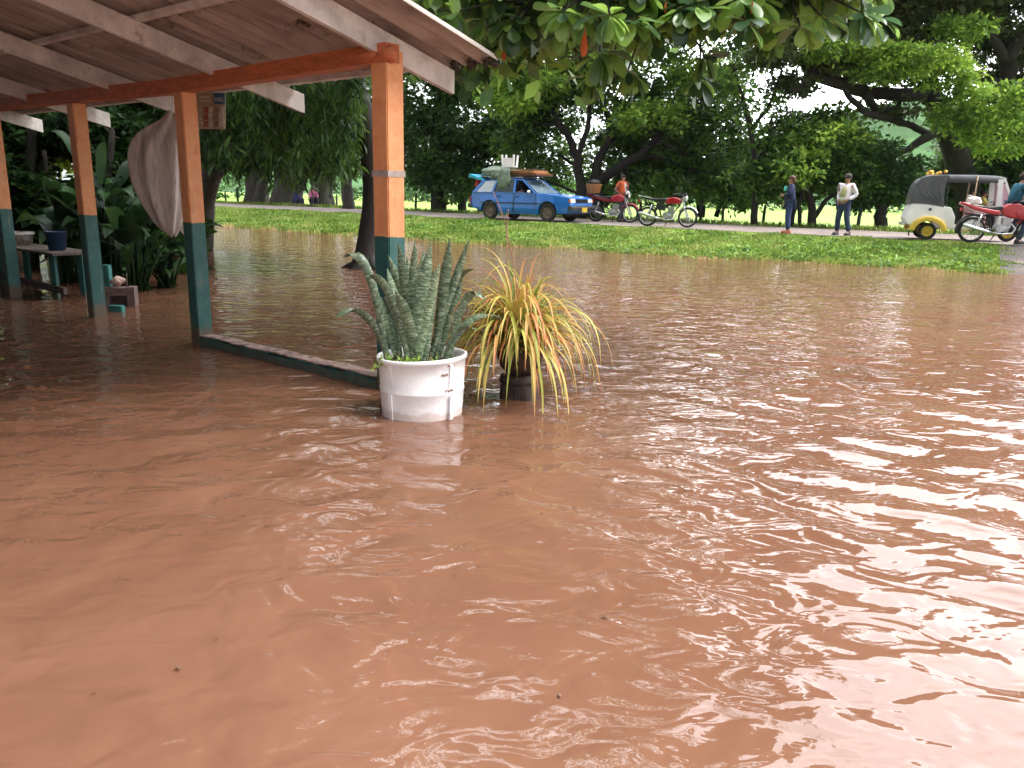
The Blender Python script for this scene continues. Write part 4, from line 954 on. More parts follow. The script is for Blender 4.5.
# ------------------------------------------------------------------ arching grass plant on a stump
O = ground(519, 401); O += Vector((0, .14, 0)); O.z = 0
su = thing('tree_stump', 'dark wet stump standing in the flood, carrying the yellow green potted plant', 'stump', O)
mb = MB(); seg = 28; vs = []; fs = []
prof = [(.15,-.3),(.148,0),(.142,.08),(.14,.16),(.136,.175),(.0,.178)]
for i, (r_, z) in enumerate(prof):
    for k in range(seg): a = 2*PI*k/seg; q = r_*(1+.06*math.sin(a*4+z*6)+.04*math.sin(a*9)); vs.append((q*math.cos(a), q*math.sin(a), z))
for i in range(len(prof)-1):
    for k in range(seg): k2 = (k+1) % seg; fs.append((i*seg+k, i*seg+k2, (i+1)*seg+k2, (i+1)*seg+k))
mb.add(vs, fs); obj('stump_body', mb, mat('wet_stump', (.045,.025,.02), .55, .6, 9, 1, stretch=(1,1,.3)), su, True)
mb = MB(); mb.lathe([(.146,.11),(.152,.115),(.152,.13),(.145,.135)], 26); obj('wire_band', mb, M['bark'], su, True)
pt = thing('plant_pot', 'dark bulging clay pot on the wet stump, nearly hidden by arching leaves', 'pot', O+Vector((0,0,.179)))
mb = MB(); mb.lathe([(0,0),(.09,0),(.15,.06),(.175,.14),(.165,.2),(.15,.22),(.162,.235),(.155,.245),(.13,.24),(.12,.2),(0,.2)], 30); obj('pot_body', mb, mat('dark_clay', (.045,.022,.018), .7, .4, 8, .4), pt, True)
m = bpy.data.materials.new('arching_leaf'); m.use_nodes = True; nt = m.node_tree; b = nt.nodes['Principled BSDF']
uv = N(nt, 'ShaderNodeUVMap'); uv.uv_map = 'UVMap'; sp = N(nt, 'ShaderNodeSeparateXYZ'); L(nt, uv, 'UV', sp, 'Vector'); g = N(nt, 'ShaderNodeNewGeometry')
ma = N(nt, 'ShaderNodeMath', _operation='MULTIPLY_ADD'); L(nt, g, 'Random Per Island', ma, 0); ma.inputs[1].default_value = .75
m1 = N(nt, 'ShaderNodeMath', _operation='MULTIPLY'); L(nt, sp, 'Y', m1, 0); m1.inputs[1].default_value = .42; L(nt, m1, 'Value', ma, 2)
r1 = ramp(nt, [(.08, (.05,.12,.025)), (.3, (.2,.3,.05)), (.52, (.5,.5,.1)), (.8, (.72,.5,.16)), (1.1, (.6,.22,.09))]); L(nt, ma, 'Value', r1, 'Fac'); L(nt, r1, 'Color', b, 'Base Color'); b.inputs['Roughness'].default_value = .45
tr = N(nt, 'ShaderNodeBsdfTranslucent'); L(nt, r1, 'Color', tr, 'Color'); mx = N(nt, 'ShaderNodeMixShader'); mx.inputs[0].default_value = .3
L(nt, b, 'BSDF', mx, 1); L(nt, tr, 'BSDF', mx, 2); L(nt, mx, 'Shader', nt.nodes['Material Output'], 'Surface'); archm = m
ga = thing('arching_plant', 'bushy plant of long arching yellow green leaves in the pot on the stump', 'plant', O+Vector((0,0,.4)))
rr = random.Random(15); mb = MB()
for k in range(640):
    az = rr.uniform(0, 2*PI); el = R(rr.choice([rr.uniform(25, 60), rr.uniform(50, 76), rr.uniform(66, 88)])); L_ = rr.uniform(.38, .8) if rr.random() < .8 else rr.uniform(.8, 1.0)
    d = Vector((math.cos(az)*math.cos(el), math.sin(az)*math.cos(el), math.sin(el))); p = Vector((rr.gauss(-.02, .06), rr.gauss(0, .06), -.03)); pts = [p.copy()]; n = 14
    grav = rr.uniform(3.2, 6.5)*(1.1 if az < PI/2 or az > 1.5*PI else 1)
    for i in range(n):
        d = (d+Vector((0,0,-1))*grav*L_/n*(.25+1.3*(i/n))).normalized(); 
        p = p+d*L_/n; p.z = max(p.z, -.39); pts.append(p.copy())
    w0 = rr.uniform(.0075, .0125); ws = [w0*(1-.1*(i/n))*(1 if i/n < .6 else max(.05, 1-((i/n-.6)/.4)**1.5)) for i in range(n+1)]
    a = az+PI/2; blade(mb, pts, ws, Vector((math.cos(a), math.sin(a), 0)), .35)
obj('leaves', mb, archm, ga, True)
mb = MB()
mb.tube([(-.02,0,.3),(-.06,0,.62),(-.14,0,.93),(-.22,0,1.12)], [.005,.005,.004,.003], 5); mb.tube([(-.1,0,.5),(-.12,-.02,.8),(-.11,0,1.0)], [.004,.004,.003], 5)
obj('flower_stalk', mb, mat('stalk', (.38,.2,.13), .8), ga)

# ------------------------------------------------------------------ vehicles
RB = mat('rubber', (.022,.021,.02), .85, .4, 10); MUDR = mat('muddy_rubber', (.045,.038,.034), .9, .4, 8)
CH = mat('chrome', (.6,.6,.6), .25, .2, 8, metal=.9); STEEL = mat('grey_metal', (.5,.5,.5), .45, .3, 10, metal=.6); BLK = mat('black_plastic', (.02,.02,.022), .5, .3, 8)
SEAT = mat('black_vinyl', (.02,.02,.025), .45, .3, 8); RED = mat('red_paint', (.42,.012,.02), .25, .2, 4, coat=.5); WHP = mat('white_paint', (.85,.84,.83), .4, .08, 3, coat=.3, dirt=((.5,.42,.35), 3, .62))
YEL = mat('yellow_paint', (.68,.47,.05), .45, .2, 5); LENS = mat('clear_lens', (.75,.75,.72), .15, .05, 8); AMB = mat('amber_lens', (.75,.2,.02), .3, .1, 8); GL = glassmat('window_glass'); MX90 = Matrix.Rotation(R(90), 3, 'X')
def wheel(name, c, r_, w, parent, tyre_m, rim_m, spokes=0, dish=True, rimr=.62):
    h = bpy.data.objects.new(name, None); C.objects.link(h); h.parent = parent; h.location = c
    mb = MB(); k = r_-r_*rimr
    mb.lathe([(r_*rimr,-w*.4),(r_*.9,-w*.5),(r_*.97,-w*.36),(r_,-w*.15),(r_,w*.15),(r_*.97,w*.36),(r_*.9,w*.5),(r_*rimr,w*.4)], 36, m=MX90, closed=True); obj('tyre', mb, tyre_m, h, True)
    mb = MB(); ri = r_*rimr
    if dish: mb.lathe([(0,.2*w),(ri*.3,.25*w),(ri*.35,.05*w),(ri*.75,-.02*w),(ri*.82,.28*w),(ri,.38*w),(ri,-.38*w),(ri*.82,-.28*w),(ri*.7,-.1*w),(ri*.35,-.15*w),(ri*.3,-.3*w),(0,-.28*w)], 30, m=MX90)
    else: mb.lathe([(ri*.93,-w*.3),(ri,-w*.4),(ri,w*.4),(ri*.93,w*.3)], 36, m=MX90, closed=True); mb.lathe([(0,-w*.6),(ri*.18,-w*.55),(ri*.18,w*.55),(0,w*.6)], 16, m=MX90)
    for i in range(spokes):
        a = 2*PI*i/spokes+.1*(i % 2); sgn = (-1)**i*w*.35
        mb.tube([(ri*.16*math.cos(a+.35), sgn, ri*.16*math.sin(a+.35)), (ri*.95*math.cos(a), 0, ri*.95*math.sin(a))], .0028*(1 if not dish else 5), 4)
    obj('rim', mb, rim_m, h, not dish or True); return h

# -- blue estate car
ca = at(489, 219.5, 32.3); cb_ = at(549, 221.7, 30.7)
rw = ground(489, 219, .535); fw = ground(549, 221.6, .535)
hd = math.atan2(fw.y-rw.y, fw.x-rw.x); hd = (hd+R(-36))/2
sc_ = (fw-rw).length/2.5; sc_ = min(sc_, 1.1)
mid = (rw+fw)/2; leftv = Vector((-math.sin(hd), math.cos(hd), 0))
cpos = mid+leftv*.74*sc_; cpos.z = .53
car = thing('estate_car', 'old blue estate car with open hatch and heaped roof load, parked on the road', 'car', cpos, hd, None, sc_)
BLUE = mat('blue_car_paint', (.008,.15,.55), .3, .25, 2, coat=.5, dirt=((.05,.13,.25), 2.5, .72))
def arc(cx, cz, r_, a0, a1, n=10): return [(cx+r_*math.cos(R(a0+(a1-a0)*i/n)), cz+r_*math.sin(R(a0+(a1-a0)*i/n))) for i in range(n+1)]
XR, XF = -1.25, 1.25
prof = [(-2.12,.42),(-2.17,.5),(-2.17,.78),(-2.12,.9),(-1.9,.93),(-.9,.945),(.8,.95),(1.0,.955),(1.5,.915),(1.95,.86),(2.1,.82),(2.14,.76),(2.15,.55),(2.12,.38),(2.0,.3),(1.66,.26)] + arc(XF,.3,.385,0,180)[0:] + [(.86,.22),(-.86,.22)] + arc(XR,.3,.385,0,180) + [(-1.66,.3)]
def tumble(p):
    y = p.y
    if p.z > .6: y *= 1-.09*(p.z-.6)/.35
    else: y *= 1-.05*(.6-p.z)/.4
    x = p.x
    if abs(x) > 1.6: y *= 1-.07*((abs(x)-1.6)/.55)**2
    return Vector((p.x, y, p.z))
mb = MB(); mb.prism(prof, -.83, .83, .035, 3, tumble); obj('body', mb, BLUE, car, False)
mb = MB(); mb.box((0,0,.42), (3.9,1.25,.36)); obj('underbody', mb, BLK, car)
# greenhouse: roof and pillars
def gh(x, y, z): return Vector((x, y, z))
bl_ = [(-2.03,.93),(-1.15,.95),(-.2,.95),(.72,.95)]; rl = [(-1.62,1.39),(-1.02,1.42),(-.22,1.43),(.12,1.4)]
yb, yr = .755, .63
mb = MB()
roof = [(-1.66,1.36,.62),(-1.2,1.41,.63),(-.4,1.43,.63),(.05,1.42,.62),(.16,1.385,.6)]; vs = []; fs = []
for i, (x, z, y) in enumerate(roof):
    for q in (-1,-.9,-.5,0,.5,.9,1): vs.append((x, y*q, z+.02*(1-q*q)-(.03 if abs(q) == 1 else 0)))
for i, (x, z, y) in enumerate(roof):
    for q in (-1,-.9,-.5,0,.5,.9,1): vs.append((x, y*q*.98, z-.04))
for i in range(4):
    for j in range(6): a = i*7+j; fs.append((a, a+7, a+8, a+1)); a += 35; fs.append((a, a+1, a+8, a+7))
    a = i*7; fs.append((a, a+35, a+42, a+7)); a = i*7+6; fs.append((a, a+7, a+42, a+35))
for j in range(6): fs.append((j, j+1, j+36, j+35)); a = 28+j; fs.append((a, a+35, a+36, a+1))
mb.add(vs, fs); obj('roof', mb, BLUE, car, True)
mb = MB()
for sd in (-1, 1):
    for (a, b2, w) in zip(bl_, rl, (.1,.07,.07,.06)): mb.bar((a[0], sd*yb, a[1]), (b2[0], sd*yr, b2[1]-.02), .04, w, up=(1,0,0))
    mb.bar((-2.03, sd*yb, .95), (.72, sd*yb, .955), .03, .03)
obj('pillars', mb, BLUE, car)
def pane(P, th, name='window', m_=GL):
    P = [Vector(p) for p in P]; nrm = (P[1]-P[0]).cross(P[2]-P[0]).normalized()*th; mb = MB(); Q = [p+nrm for p in P]; n = len(P)
    mb.add(P+Q, [tuple(range(n))[::-1], tuple(n+i for i in range(n))]+[(i, (i+1) % n, n+(i+1) % n, n+i) for i in range(n)]); return obj(name, mb, m_, car)
for sd in (-1, 1):
    for i in range(3):
        a, b2 = bl_[i], bl_[i+1]; c2, d2 = rl[i+1], rl[i]
        if sd == -1 and i == 2: continue         # driver's window is wound down
        pane([(a[0]+.05, sd*yb*.995, a[1]+.01), (b2[0]-.04, sd*yb*.995, b2[1]+.01), (c2[0]-.03, sd*yr, c2[1]-.05), (d2[0]+.04, sd*yr, d2[1]-.05)], .004*sd, m_=(GL if i else mat('hazy_glass', (.45,.5,.55), .2, .2, 6)))
pane([(.76,-.7,.965), (.76,.7,.965), (.16,.57,1.37), (.16,-.57,1.37)], .004, 'windscreen', glassmat('windscreen_glass', (.25,.35,.42), .08, .6))
mb = MB(); 
for y in (-.35, .35): mb.box((-.1, y, .75), (.5,.5,.2)); mb.box((-.35, y, 1.0), (.14,.46,.55))
mb.box((-1.1,0,.78), (.55,1.3,.2)); mb.box((-1.4,0,1.0), (.14,1.3,.4)); mb.box((.62,0,.88), (.25,1.3,.16)); obj('seats', mb, mat('seat_cloth', (.06,.05,.05), .9), car)
for sd in (-1, 1):
    mb = MB(); mb.tube([(.5, sd*.76, .97), (.52, sd*.83, .99)], .012, 6); mb.ball((.53, sd*.9, 1.0), (.04,.085,.055), 12, 8); obj('mirror', mb, WHP, car, True)
for sd in (-1, 1):
    mb = MB(); mb.prism([(2.10,.66),(2.155,.66),(2.135,.79),(2.08,.79)], sd*.42, sd*.72, .01); obj('headlight', mb, LENS, car)
    mb = MB(); mb.box((2.12, sd*.745, .72), (.06,.05,.11)); obj('indicator', mb, AMB, car)
    mb = MB(); mb.box((-2.16, sd*.68, .7), (.05,.22,.2)); obj('tail_light', mb, RED, car)
mb = MB(); mb.box((2.13,0,.72), (.05,.8,.12)); 
for q in range(5): mb.box((2.16,0,.67+q*.024), (.012,.8,.008))
obj('grille', mb, BLK, car)
mb = MB(); mb.prism([(2.1,.38),(2.24,.4),(2.26,.5),(2.22,.56),(2.1,.56)], -.82, .82, .02); obj('bumper', mb, mat('bumper_grey', (.04,.045,.05), .5), car)
mb = MB(); mb.prism([(-2.1,.38),(-2.24,.4),(-2.27,.5),(-2.22,.56),(-2.1,.56)], -.82, .82, .02); obj('bumper', mb, mat('bumper_back', (.08,.085,.09), .5), car)
mb = MB(); mb.box((2.275, 0.0, .42), (.012,.34,.16)); obj('number_plate', mb, YEL, car)
for sd in (-1, 1):
    for x0, x1 in ((-1.0,-.2),(-.17,.74)):       # doors: seam, handle and rubbing strip
        mb = MB(); 
        for (a, b2) in (((x0,.3),(x0,.93)),((x1,.3),(x1,.93)),((x0,.3),(x1,.3))): mb.bar((a[0], sd*(.83 if a[1] < .5 else .83), a[1]), (b2[0], sd*(.83 if b2[1] < .5 else .765), b2[1]), .006, .012, up=(1,0,.01))
        mb.box((x0+.14, sd*.806, .83), (.14,.02,.03)); obj('door_trim', mb, BLK, car)
mb = MB(); mb.box((.0,-.832,.6), (3.2,.012,.035)); mb.box((.0,.832,.6), (3.2,.012,.035)); obj('rubbing_strip', mb, BLK, car)
for x in (XR, XF):
    for sd in (-1, 1): wheel('wheel', (x, sd*.73, .3), .31, .18, car, MUDR, mat('rusty_rim', (.22,.15,.13), .7, .4, 12), 0, True, .6)
# open rear hatch
h0 = Vector((-1.66,0,1.38)); h1 = Vector((-2.3,0,1.6))
mb = MB(); mb.add([(h0.x,-.6,h0.z),(h0.x,.6,h0.z),(h1.x,.66,h1.z),(h1.x-.05,.66,h1.z-.12),(h1.x-.05,-.66,h1.z-.12),(h1.x,-.66,h1.z),(h0.x,-.6,h0.z-.04),(h0.x,.6,h0.z-.04)], [(0,1,2,5),(5,2,3,4),(6,4,3,7),(0,5,4,6),(1,7,3,2),(0,6,7,1)]); obj('tailgate', mb, mat('hatch_cyan', (.03,.35,.5), .35, .2, 3), car)
def cw(p): return Matrix.Translation(cpos) @ Matrix.Rotation(hd, 4, 'Z') @ Matrix.Scale(sc_, 4) @ Vector(p)
mb = MB()
for sd in (-1, 1):
    mb.tube([(-1.4, sd*.52, 1.47), (.0, sd*.52, 1.49)], .016, 6)
    for x in (-1.4,-.7,0): mb.tube([(x, sd*.52, 1.39), (x, sd*.52, 1.48)], .014, 6)
for x in (-1.35,-.7,-.05): mb.tube([(x,-.55,1.48),(x,.55,1.48)], .014, 6)
obj('roof_rack', mb, STEEL, car)
# roof load: green tarp bundle, boards, white stool, red sack
r = np.random.default_rng(5)
def blanket(mb, c, rx, ry, rz, seed, hang=0):
    rg = np.random.default_rng(seed); ph = rg.uniform(0, 6, 8); seg, rn = 34, 14; vs = []; fs = []
    for i in range(rn+1):
        th = PI*i/rn
        for k in range(seg):
            a = 2*PI*k/seg; q = 1+.09*math.sin(a*3+ph[0]+i*.5)+.07*math.sin(a*7+ph[1]+i*.8)+.06*math.sin(i*1.3+ph[2])+.04*math.sin(a*11+ph[3]-i)
            z = math.cos(th)*rz*q; x = math.copysign(abs(math.sin(th))**.7, 1)*math.cos(a)*rx*q; y = abs(math.sin(th))**.7*math.sin(a)*ry*q
            vs.append((c[0]+x, c[1]+y, c[2]+max(z, -rz*.6)))
    for i in range(rn):
        for k in range(seg): k2 = (k+1) % seg; fs.append((i*seg+k, (i+1)*seg+k, (i+1)*seg+k2, i*seg+k2))
    mb.add(vs, fs)
TARP = mat('tarp_cloth', (.17,.22,.17), .8, .35, 4, .8, bscale=14)
tp = thing('tarp_bundle', 'grey green tarpaulin bundle heaped on the rear half of the blue car roof', 'bundle', cw((0,0,0)), hd, None, sc_)
mb = MB(); blanket(mb, (-1.35,0,1.66), .82, .55, .2, 1); obj('tarp', mb, TARP, tp, True)
mb = MB(); blanket(mb, (-.72,-.62,1.36), .3, .13, .42, 2); blanket(mb, (-.95,-.5,1.55), .4, .2, .2, 3); obj('hanging_fold', mb, TARP, tp, True)
bd = thing('board_stack', 'stack of orange brown boards strapped over the front of the blue car roof', 'boards', cw((0,0,0)), hd, None, sc_)
for i, (z, c_) in enumerate(((1.54,(.11,.04,.03)),(1.6,(.32,.12,.05)),(1.66,(.5,.2,.07)),(1.71,(.62,.32,.14)),(1.755,(.3,.14,.08)))):
    mb = MB(); mb.box((-.12+.05*math.sin(i*2), -.02*i, z), (1.5-.12*i,1.0,.035), Euler((0, R(-1.5+i), R(2*i-4))).to_matrix()); obj('board', mb, mat('board_wood', c_, .7, .4, 5, stretch=(.4,3,1)), bd)
mb = MB(); 
for x in (-.55, .3): mb.tube([(x,-.6,1.42),(x,-.56,1.7),(x,-.4,1.79),(x,.4,1.79),(x,.56,1.7),(x,.6,1.42)], .012, 6)
obj('strap', mb, BLK, bd)
stl = thing('plastic_stool', 'upturned white plastic stool on top of the car roof load', 'stool', cw((-.95,0,1.84)), hd+.3, None, sc_*.95)
mb = MB(); mb.box((0,0,.03), (.5,.5,.04)); obj('seat', mb, WHP, stl)
for sx_ in (-1, 1):
    for sy_ in (-1, 1):
        mb = MB(); mb.bar((sx_*.21, sy_*.21, .05), (sx_*.24, sy_*.24, .47), .06, .06); obj('leg', mb, WHP, stl)
mb = MB(); mb.box((0,-.24,.2), (.4,.03,.3)); mb.box((-.24,0,.2), (.03,.2,.26)); obj('apron', mb, WHP, stl)
rdp = thing('red_bag', 'bright red bag stuffed in the open hatch of the blue car', 'bag', cw((0,0,0)), hd, None, sc_)
mb = MB(); blanket(mb, (-2.02,-.25,1.22), .2, .3, .27, 9); obj('bag_body', mb, mat('red_cloth', (.5,.04,.02), .8, .4, 6), rdp, True)

# -- motorcycles
def moto(label, loc, h_, sc=1, kind='plain', group='red motorcycles parked along the road'):
    t = thing('motorcycle', label, 'motorcycle', loc, h_, group, sc)
    WB = .64; wr_ = .31
    wheel('wheel', (-WB, 0, wr_), wr_, .1, t, RB, CH, 26, False, .8); wheel('wheel', (WB, 0, wr_), wr_, .08, t, RB, CH, 26, False, .82)
    mb = MB()
    for sd in (-1, 1): mb.tube([(WB, sd*.085, wr_), (WB-.13, sd*.085, .66), (WB-.2, sd*.085, .88)], [.024,.022,.018], 8)
    mb.box((WB-.19,0,.86), (.07,.22,.04)); mb.box((WB-.15,0,.7), (.06,.2,.03)); obj('fork', mb, STEEL if kind != 'plain' else CH, t, False)
    def fender(cx, a0, a1, w, rr_, m_):
        mb = MB(); vs = []; fs = []; n = 14
        for i in range(n+1):
            a = R(a0+(a1-a0)*i/n)
            for (q, dr_) in ((-1,-.03),(-.7,0),(.7,0),(1,-.03)): vs.append((cx+(rr_+dr_)*math.cos(a), q*w/2, wr_+(rr_+dr_)*math.sin(a)))
            for (q, dr_) in ((1,-.036),(.7,-.008),(-.7,-.008),(-1,-.036)): vs.append((cx+(rr_+dr_)*math.cos(a), q*w/2, wr_+(rr_+dr_)*math.sin(a)))
            if i:
                o = (i-1)*8
                for k in range(8): k2 = (k+1) % 8; fs.append((o+k, o+k2, o+8+k2, o+8+k))
        mb.add(vs, fs); obj('fender', mb, m_, t, True)
    fender(WB, 25, 150, .11, .355, RED if kind != 'plain' else CH); fender(-WB, 40, 195, .14, .37, BLK if kind != 'sport' else BLK)
    mb = MB(); mb.tube([(WB-.21,0,.9),(WB-.26,0,.7),(.12,0,.36),(-.2,0,.3)], .022, 8); mb.tube([(WB-.24,0,.82),(0,0,.68),(-.4,0,.66),(-.85,0,.7)], .02, 8)
    for sd in (-1, 1): mb.tube([(-.2, sd*.06, .32), (-WB, sd*.08, wr_)], .018, 6); mb.tube([(-.2, sd*.06, .3), (-.3, sd*.07, .66)], .014, 6)
    obj('frame', mb, BLK, t, True)
    for sd in (-1, 1):
        mb = MB(); mb.tube([(-WB+.02, sd*.12, wr_+.02), (-WB+.14, sd*.12, .68)], .024, 8)
        for q in range(6): mb.lathe([(.026,-.01),(.04,0),(.026,.01)], 10, c=(-WB+.04+.016*q, sd*.12, wr_+.12+q*.035))
        obj('shock', mb, CH, t, True)
    mb = MB(); mb.ball((.03,0,.36), (.17,.11,.12), 14, 10); mb.box((.1,0,.52), (.17,.16,.2)); 
    for q in range(5): mb.box((.1,0,.46+q*.035), (.22,.2,.012))
    mb.lathe([(0,-.14),(.09,-.14),(.1,-.1),(.1,.1),(.09,.14),(0,.14)], 16, c=(-.05,0,.36), m=MX90); mb.box((.02,0,.24), (.3,.16,.05)); obj('engine', mb, STEEL, t, False)
    mb = MB(); mb.tube([(.2,-.08,.48),(.3,-.1,.36),(.22,-.13,.25),(0,-.15,.23),(-.25,-.16,.26)], .022, 8); mb.tube([(-.22,-.165,.26),(-.35,-.17,.28),(-.85,-.18,.42),(-.9,-.18,.43)], [.025,.045,.05,.035], 12); obj('exhaust', mb, CH, t, True)
    tankp = {'plain': [(.36,.72),(.42,.8),(.38,.88),(.2,.93),(.0,.9),(-.1,.8),(-.08,.72)], 'sport': [(.5,.62),(.56,.74),(.46,.88),(.28,.97),(.06,.95),(-.1,.82),(-.02,.68),(.2,.6)], 'basket': [(.36,.7),(.44,.8),(.38,.9),(.2,.95),(.0,.91),(-.12,.8),(-.08,.7)]}[kind]
    mb = MB(); mb.prism(tankp, -.13, .13, .05, 4, lambda p: Vector((p.x, p.y*(.6+.4*min(1, max(0, (p.x+.15)/.3))), p.z))); obj('tank', mb, RED, t, True)
    mb = MB(); sp_ = [(-.08,.8),(-.02,.86),(-.1,.9),(-.35,.87),(-.6,.91),(-.78,.95),(-.84,.93),(-.8,.87),(-.3,.78)]; mb.prism(sp_, -.125, .125, .03, 3); obj('seat', mb, SEAT, t, True)
    if kind != 'plain':
        mb = MB(); mb.prism([(-.1,.78),(-.5,.84),(-.95,.98),(-1.0,.93),(-.7,.8),(-.3,.7),(-.12,.68)], -.14, .14, .02, 2); obj('side_panel', mb, RED if kind == 'sport' else mat('dark_red_panel', (.2,.01,.02), .3), t, True)
        for sd in (-1, 1):
            if kind == 'basket': continue
            mb = MB(); mb.prism([(.42,.58),(.54,.72),(.48,.84),(.25,.76),(.28,.64)], sd*.12, sd*.155, .012, 2); obj('tank_shroud', mb, RED, t, True)
    else:
        mb = MB(); mb.prism([(-.1,.5),(-.06,.68),(-.35,.72),(-.38,.54)], -.11, .11, .02, 2); obj('side_panel', mb, BLK, t)
    mb = MB()
    for sd in (-1, 1): mb.tube([(WB-.22, 0, .95), (WB-.22, sd*.16, 1.0), (WB-.3, sd*.3, 1.03), (WB-.42, sd*.38, 1.01)], .012, 7); mb.tube([(WB-.36, sd*.34, 1.02), (WB-.46, sd*.4, 1.0)], .02, 8)
    mb.tube([(WB-.21,0,.86),(WB-.22,0,.97)], .02, 8); obj('handlebar', mb, BLK, t, True)
    for sd in (-1, 1):
        mb = MB(); mb.tube([(WB-.3, sd*.28, 1.03), (WB-.32, sd*.36, 1.16)], .006, 5); mb.ball((WB-.33, sd*.38, 1.19), (.02,.055,.035), 12, 8); obj('mirror', mb, BLK, t, True)
    mb = MB(); mb.lathe([(0,-.08),(.06,-.06),(.085,0),(.09,.05),(.075,.06)], 18, c=(WB-.12,0,.9), m=Matrix.Rotation(R(90), 3, 'Y')); obj('headlight', mb, BLK if kind != 'plain' else CH, t, True)
    mb = MB(); mb.ball((WB-.06,0,.9), (.025,.075,.075), 14, 8); obj('headlight_lens', mb, LENS, t, True)
    mb = MB(); mb.box((WB-.13,0,1.02), (.1,.16,.1), Euler((0,R(-25),0)).to_matrix(), .8); obj('instrument', mb, BLK if kind != 'basket' else WHP, t)
    mb = MB(); mb.box((-.93,0,.8), (.05,.12,.08)); obj('tail_light', mb, mat('red_lens', (.5,.02,.02), .3), t)
    mb = MB(); mb.tube([(-.05,.1,.25),(-.12,.28,.01)], .013, 6); obj('kickstand', mb, BLK, t)
    mb = MB()
    for sd in (-1, 1): mb.tube([(-.0, sd*.1, .27), (-.0, sd*.3, .27)], .016, 6); mb.tube([(-.35, sd*.1, .36), (-.38, sd*.26, .38)], .014, 6)
    obj('footrest', mb, BLK, t)
    mb = MB()
    for sd in (-1, 1): mb.tube([(-.5, sd*.12, .88), (-.95, sd*.12, .96)], .011, 6)
    mb.tube([(-.95,-.12,.96),(-.98,0,.96),(-.95,.12,.96)], .011, 6); mb.box((-.85,0,.955), (.22,.24,.015)); obj('rear_rack', mb, CH, t)
    return t
def mplace(rx, ry, fx, fy, z=.53):
    a = ground(rx, ry, z); b2 = ground(fx, fy, z); return a, b2
a, b2 = mplace(597, 221.2, 629, 223.6); mp1 = (a+b2)/2; mp1.z = .535; h1_ = R(-30)
m1_ = moto('red motorcycle with a wicker basket on its tail, parked next to the blue car', mp1, h1_, 1.12, 'basket')
a, b2 = mplace(648, 225.6, 687, 228.6); mp2 = (a+b2)/2; mp2.z = .535
m2_ = moto('classic red motorcycle with round tank, the only one carrying nothing and nobody', mp2, R(-22), 1.08, 'plain')
a, b2 = mplace(976, 241.5, 1022, 246); mp3 = (a+b2)/2; mp3 = ground(998, 243.5, .535); mp3.z = .535
m3_ = moto('red sport motorcycle at the right photo edge in front of the white three-wheeler', mp3, R(-12), 1.06, 'sport')
def on(mt, loc, p): return Matrix.Translation(mt.location) @ Matrix.Rotation(mt.rotation_euler.z, 4, 'Z') @ Matrix.Scale(mt.scale.x, 4) @ Vector(p)
bk = thing('wicker_basket', 'brown wicker basket with a dark bundle tied behind the motorcycle seat', 'basket', on(m1_, 0, (-.78,0,.98)), h1_, None, 1.1)
mb = MB()
for q in range(9): mb.lathe([(.22+.008*q,q*.035),(.235+.008*q,q*.035+.012),(.235+.008*q,q*.035+.024),(.22+.008*q,q*.035+.035)], 26, sy=.95)
mb.lathe([(0,0),(.22,0),(.22,.02),(0,.02)], 26); obj('weave', mb, mat('wicker', (.35,.15,.05), .8, .5, 20), bk)
mb = MB(); blanket(mb, (.0,0,.36), .22, .2, .1, 4); obj('bundle', mb, BLK, bk, True)
bg = thing('white_bag', 'white plastic bag on the tail of the sport motorcycle', 'bag', on(m3_, 0, (-.66,0,.9)), R(-12), None, .85)
mb = MB(); blanket(mb, (-.02,0,.12), .2, .17, .13, 6); obj('bag_body', mb, mat('bag_white', (.7,.62,.58), .6, .15, 10), bg, True)
mb = MB(); mb.tube([(-.18,.02,.2),(-.22,.0,.3),(-.12,.02,.28)], .014, 6); obj('bag_handle', mb, mat('bag_handle_white', (.7,.62,.58), .6), bg, True)

# -- white three-wheeler
p_r = ground(926, 239.5, .53); rh = R(-20)
lv3 = Vector((-math.sin(rh), math.cos(rh), 0)); fw3 = Vector((math.cos(rh), math.sin(rh), 0))
rk_pos = p_r+lv3*.5+fw3*.62; rk_pos.z = .53; SR = 1.03
rk = thing('auto_rickshaw', 'white three-wheeled taxi with black canopy and yellow mudguards, parked at right', 'rickshaw', rk_pos, rh, None, SR)
# lower body, local x forward, origin between rear axle and middle
prof = [(-1.15,.42),(-1.2,.55),(-1.1,.9),(-1.03,.98),(-.25,.88),(-.12,.86),(.0,.62),(.0,.33),(-.28,.3)]+arc(-.62,.22,.33,15,165)+[(-1.0,.36)]
def ntap(p): return Vector((p.x, p.y*(1-.06*max(0, p.z-.6)), p.z))
mb = MB(); mb.prism(prof, -.62, .62, .03, 3, ntap); obj('body', mb, WHP, rk, False)
mb = MB(); mb.prism([(-.2,.29),(-.2,.35),(1.12,.35),(1.12,.29)], -.6, .6, .01); obj('floor_pan', mb, WHP, rk)
# sill and front cowl
for sd in (-1, 1):
    mb = MB(); mb.prism([(.36,.33),(.36,.62),(.45,.72),(.62,.72),(.62,.33)], sd*.56, sd*.61, .01); mb.box((.18, sd*.59, .36), (.7,.04,.08)); obj('side_panel', mb, WHP, rk)
cow = [(1.02,.34),(1.02,.92),(1.14,.95),(1.52,.86),(1.62,.72),(1.6,.5),(1.48,.4),(1.2,.33)]
def cf(p): return Vector((p.x, p.y*(1-.38*max(0, (p.x-1.1)/.5)), p.z))
mb = MB(); mb.prism(cow, -.5, .5, .04, 3, cf); obj('front_cowl', mb, WHP, rk, False)
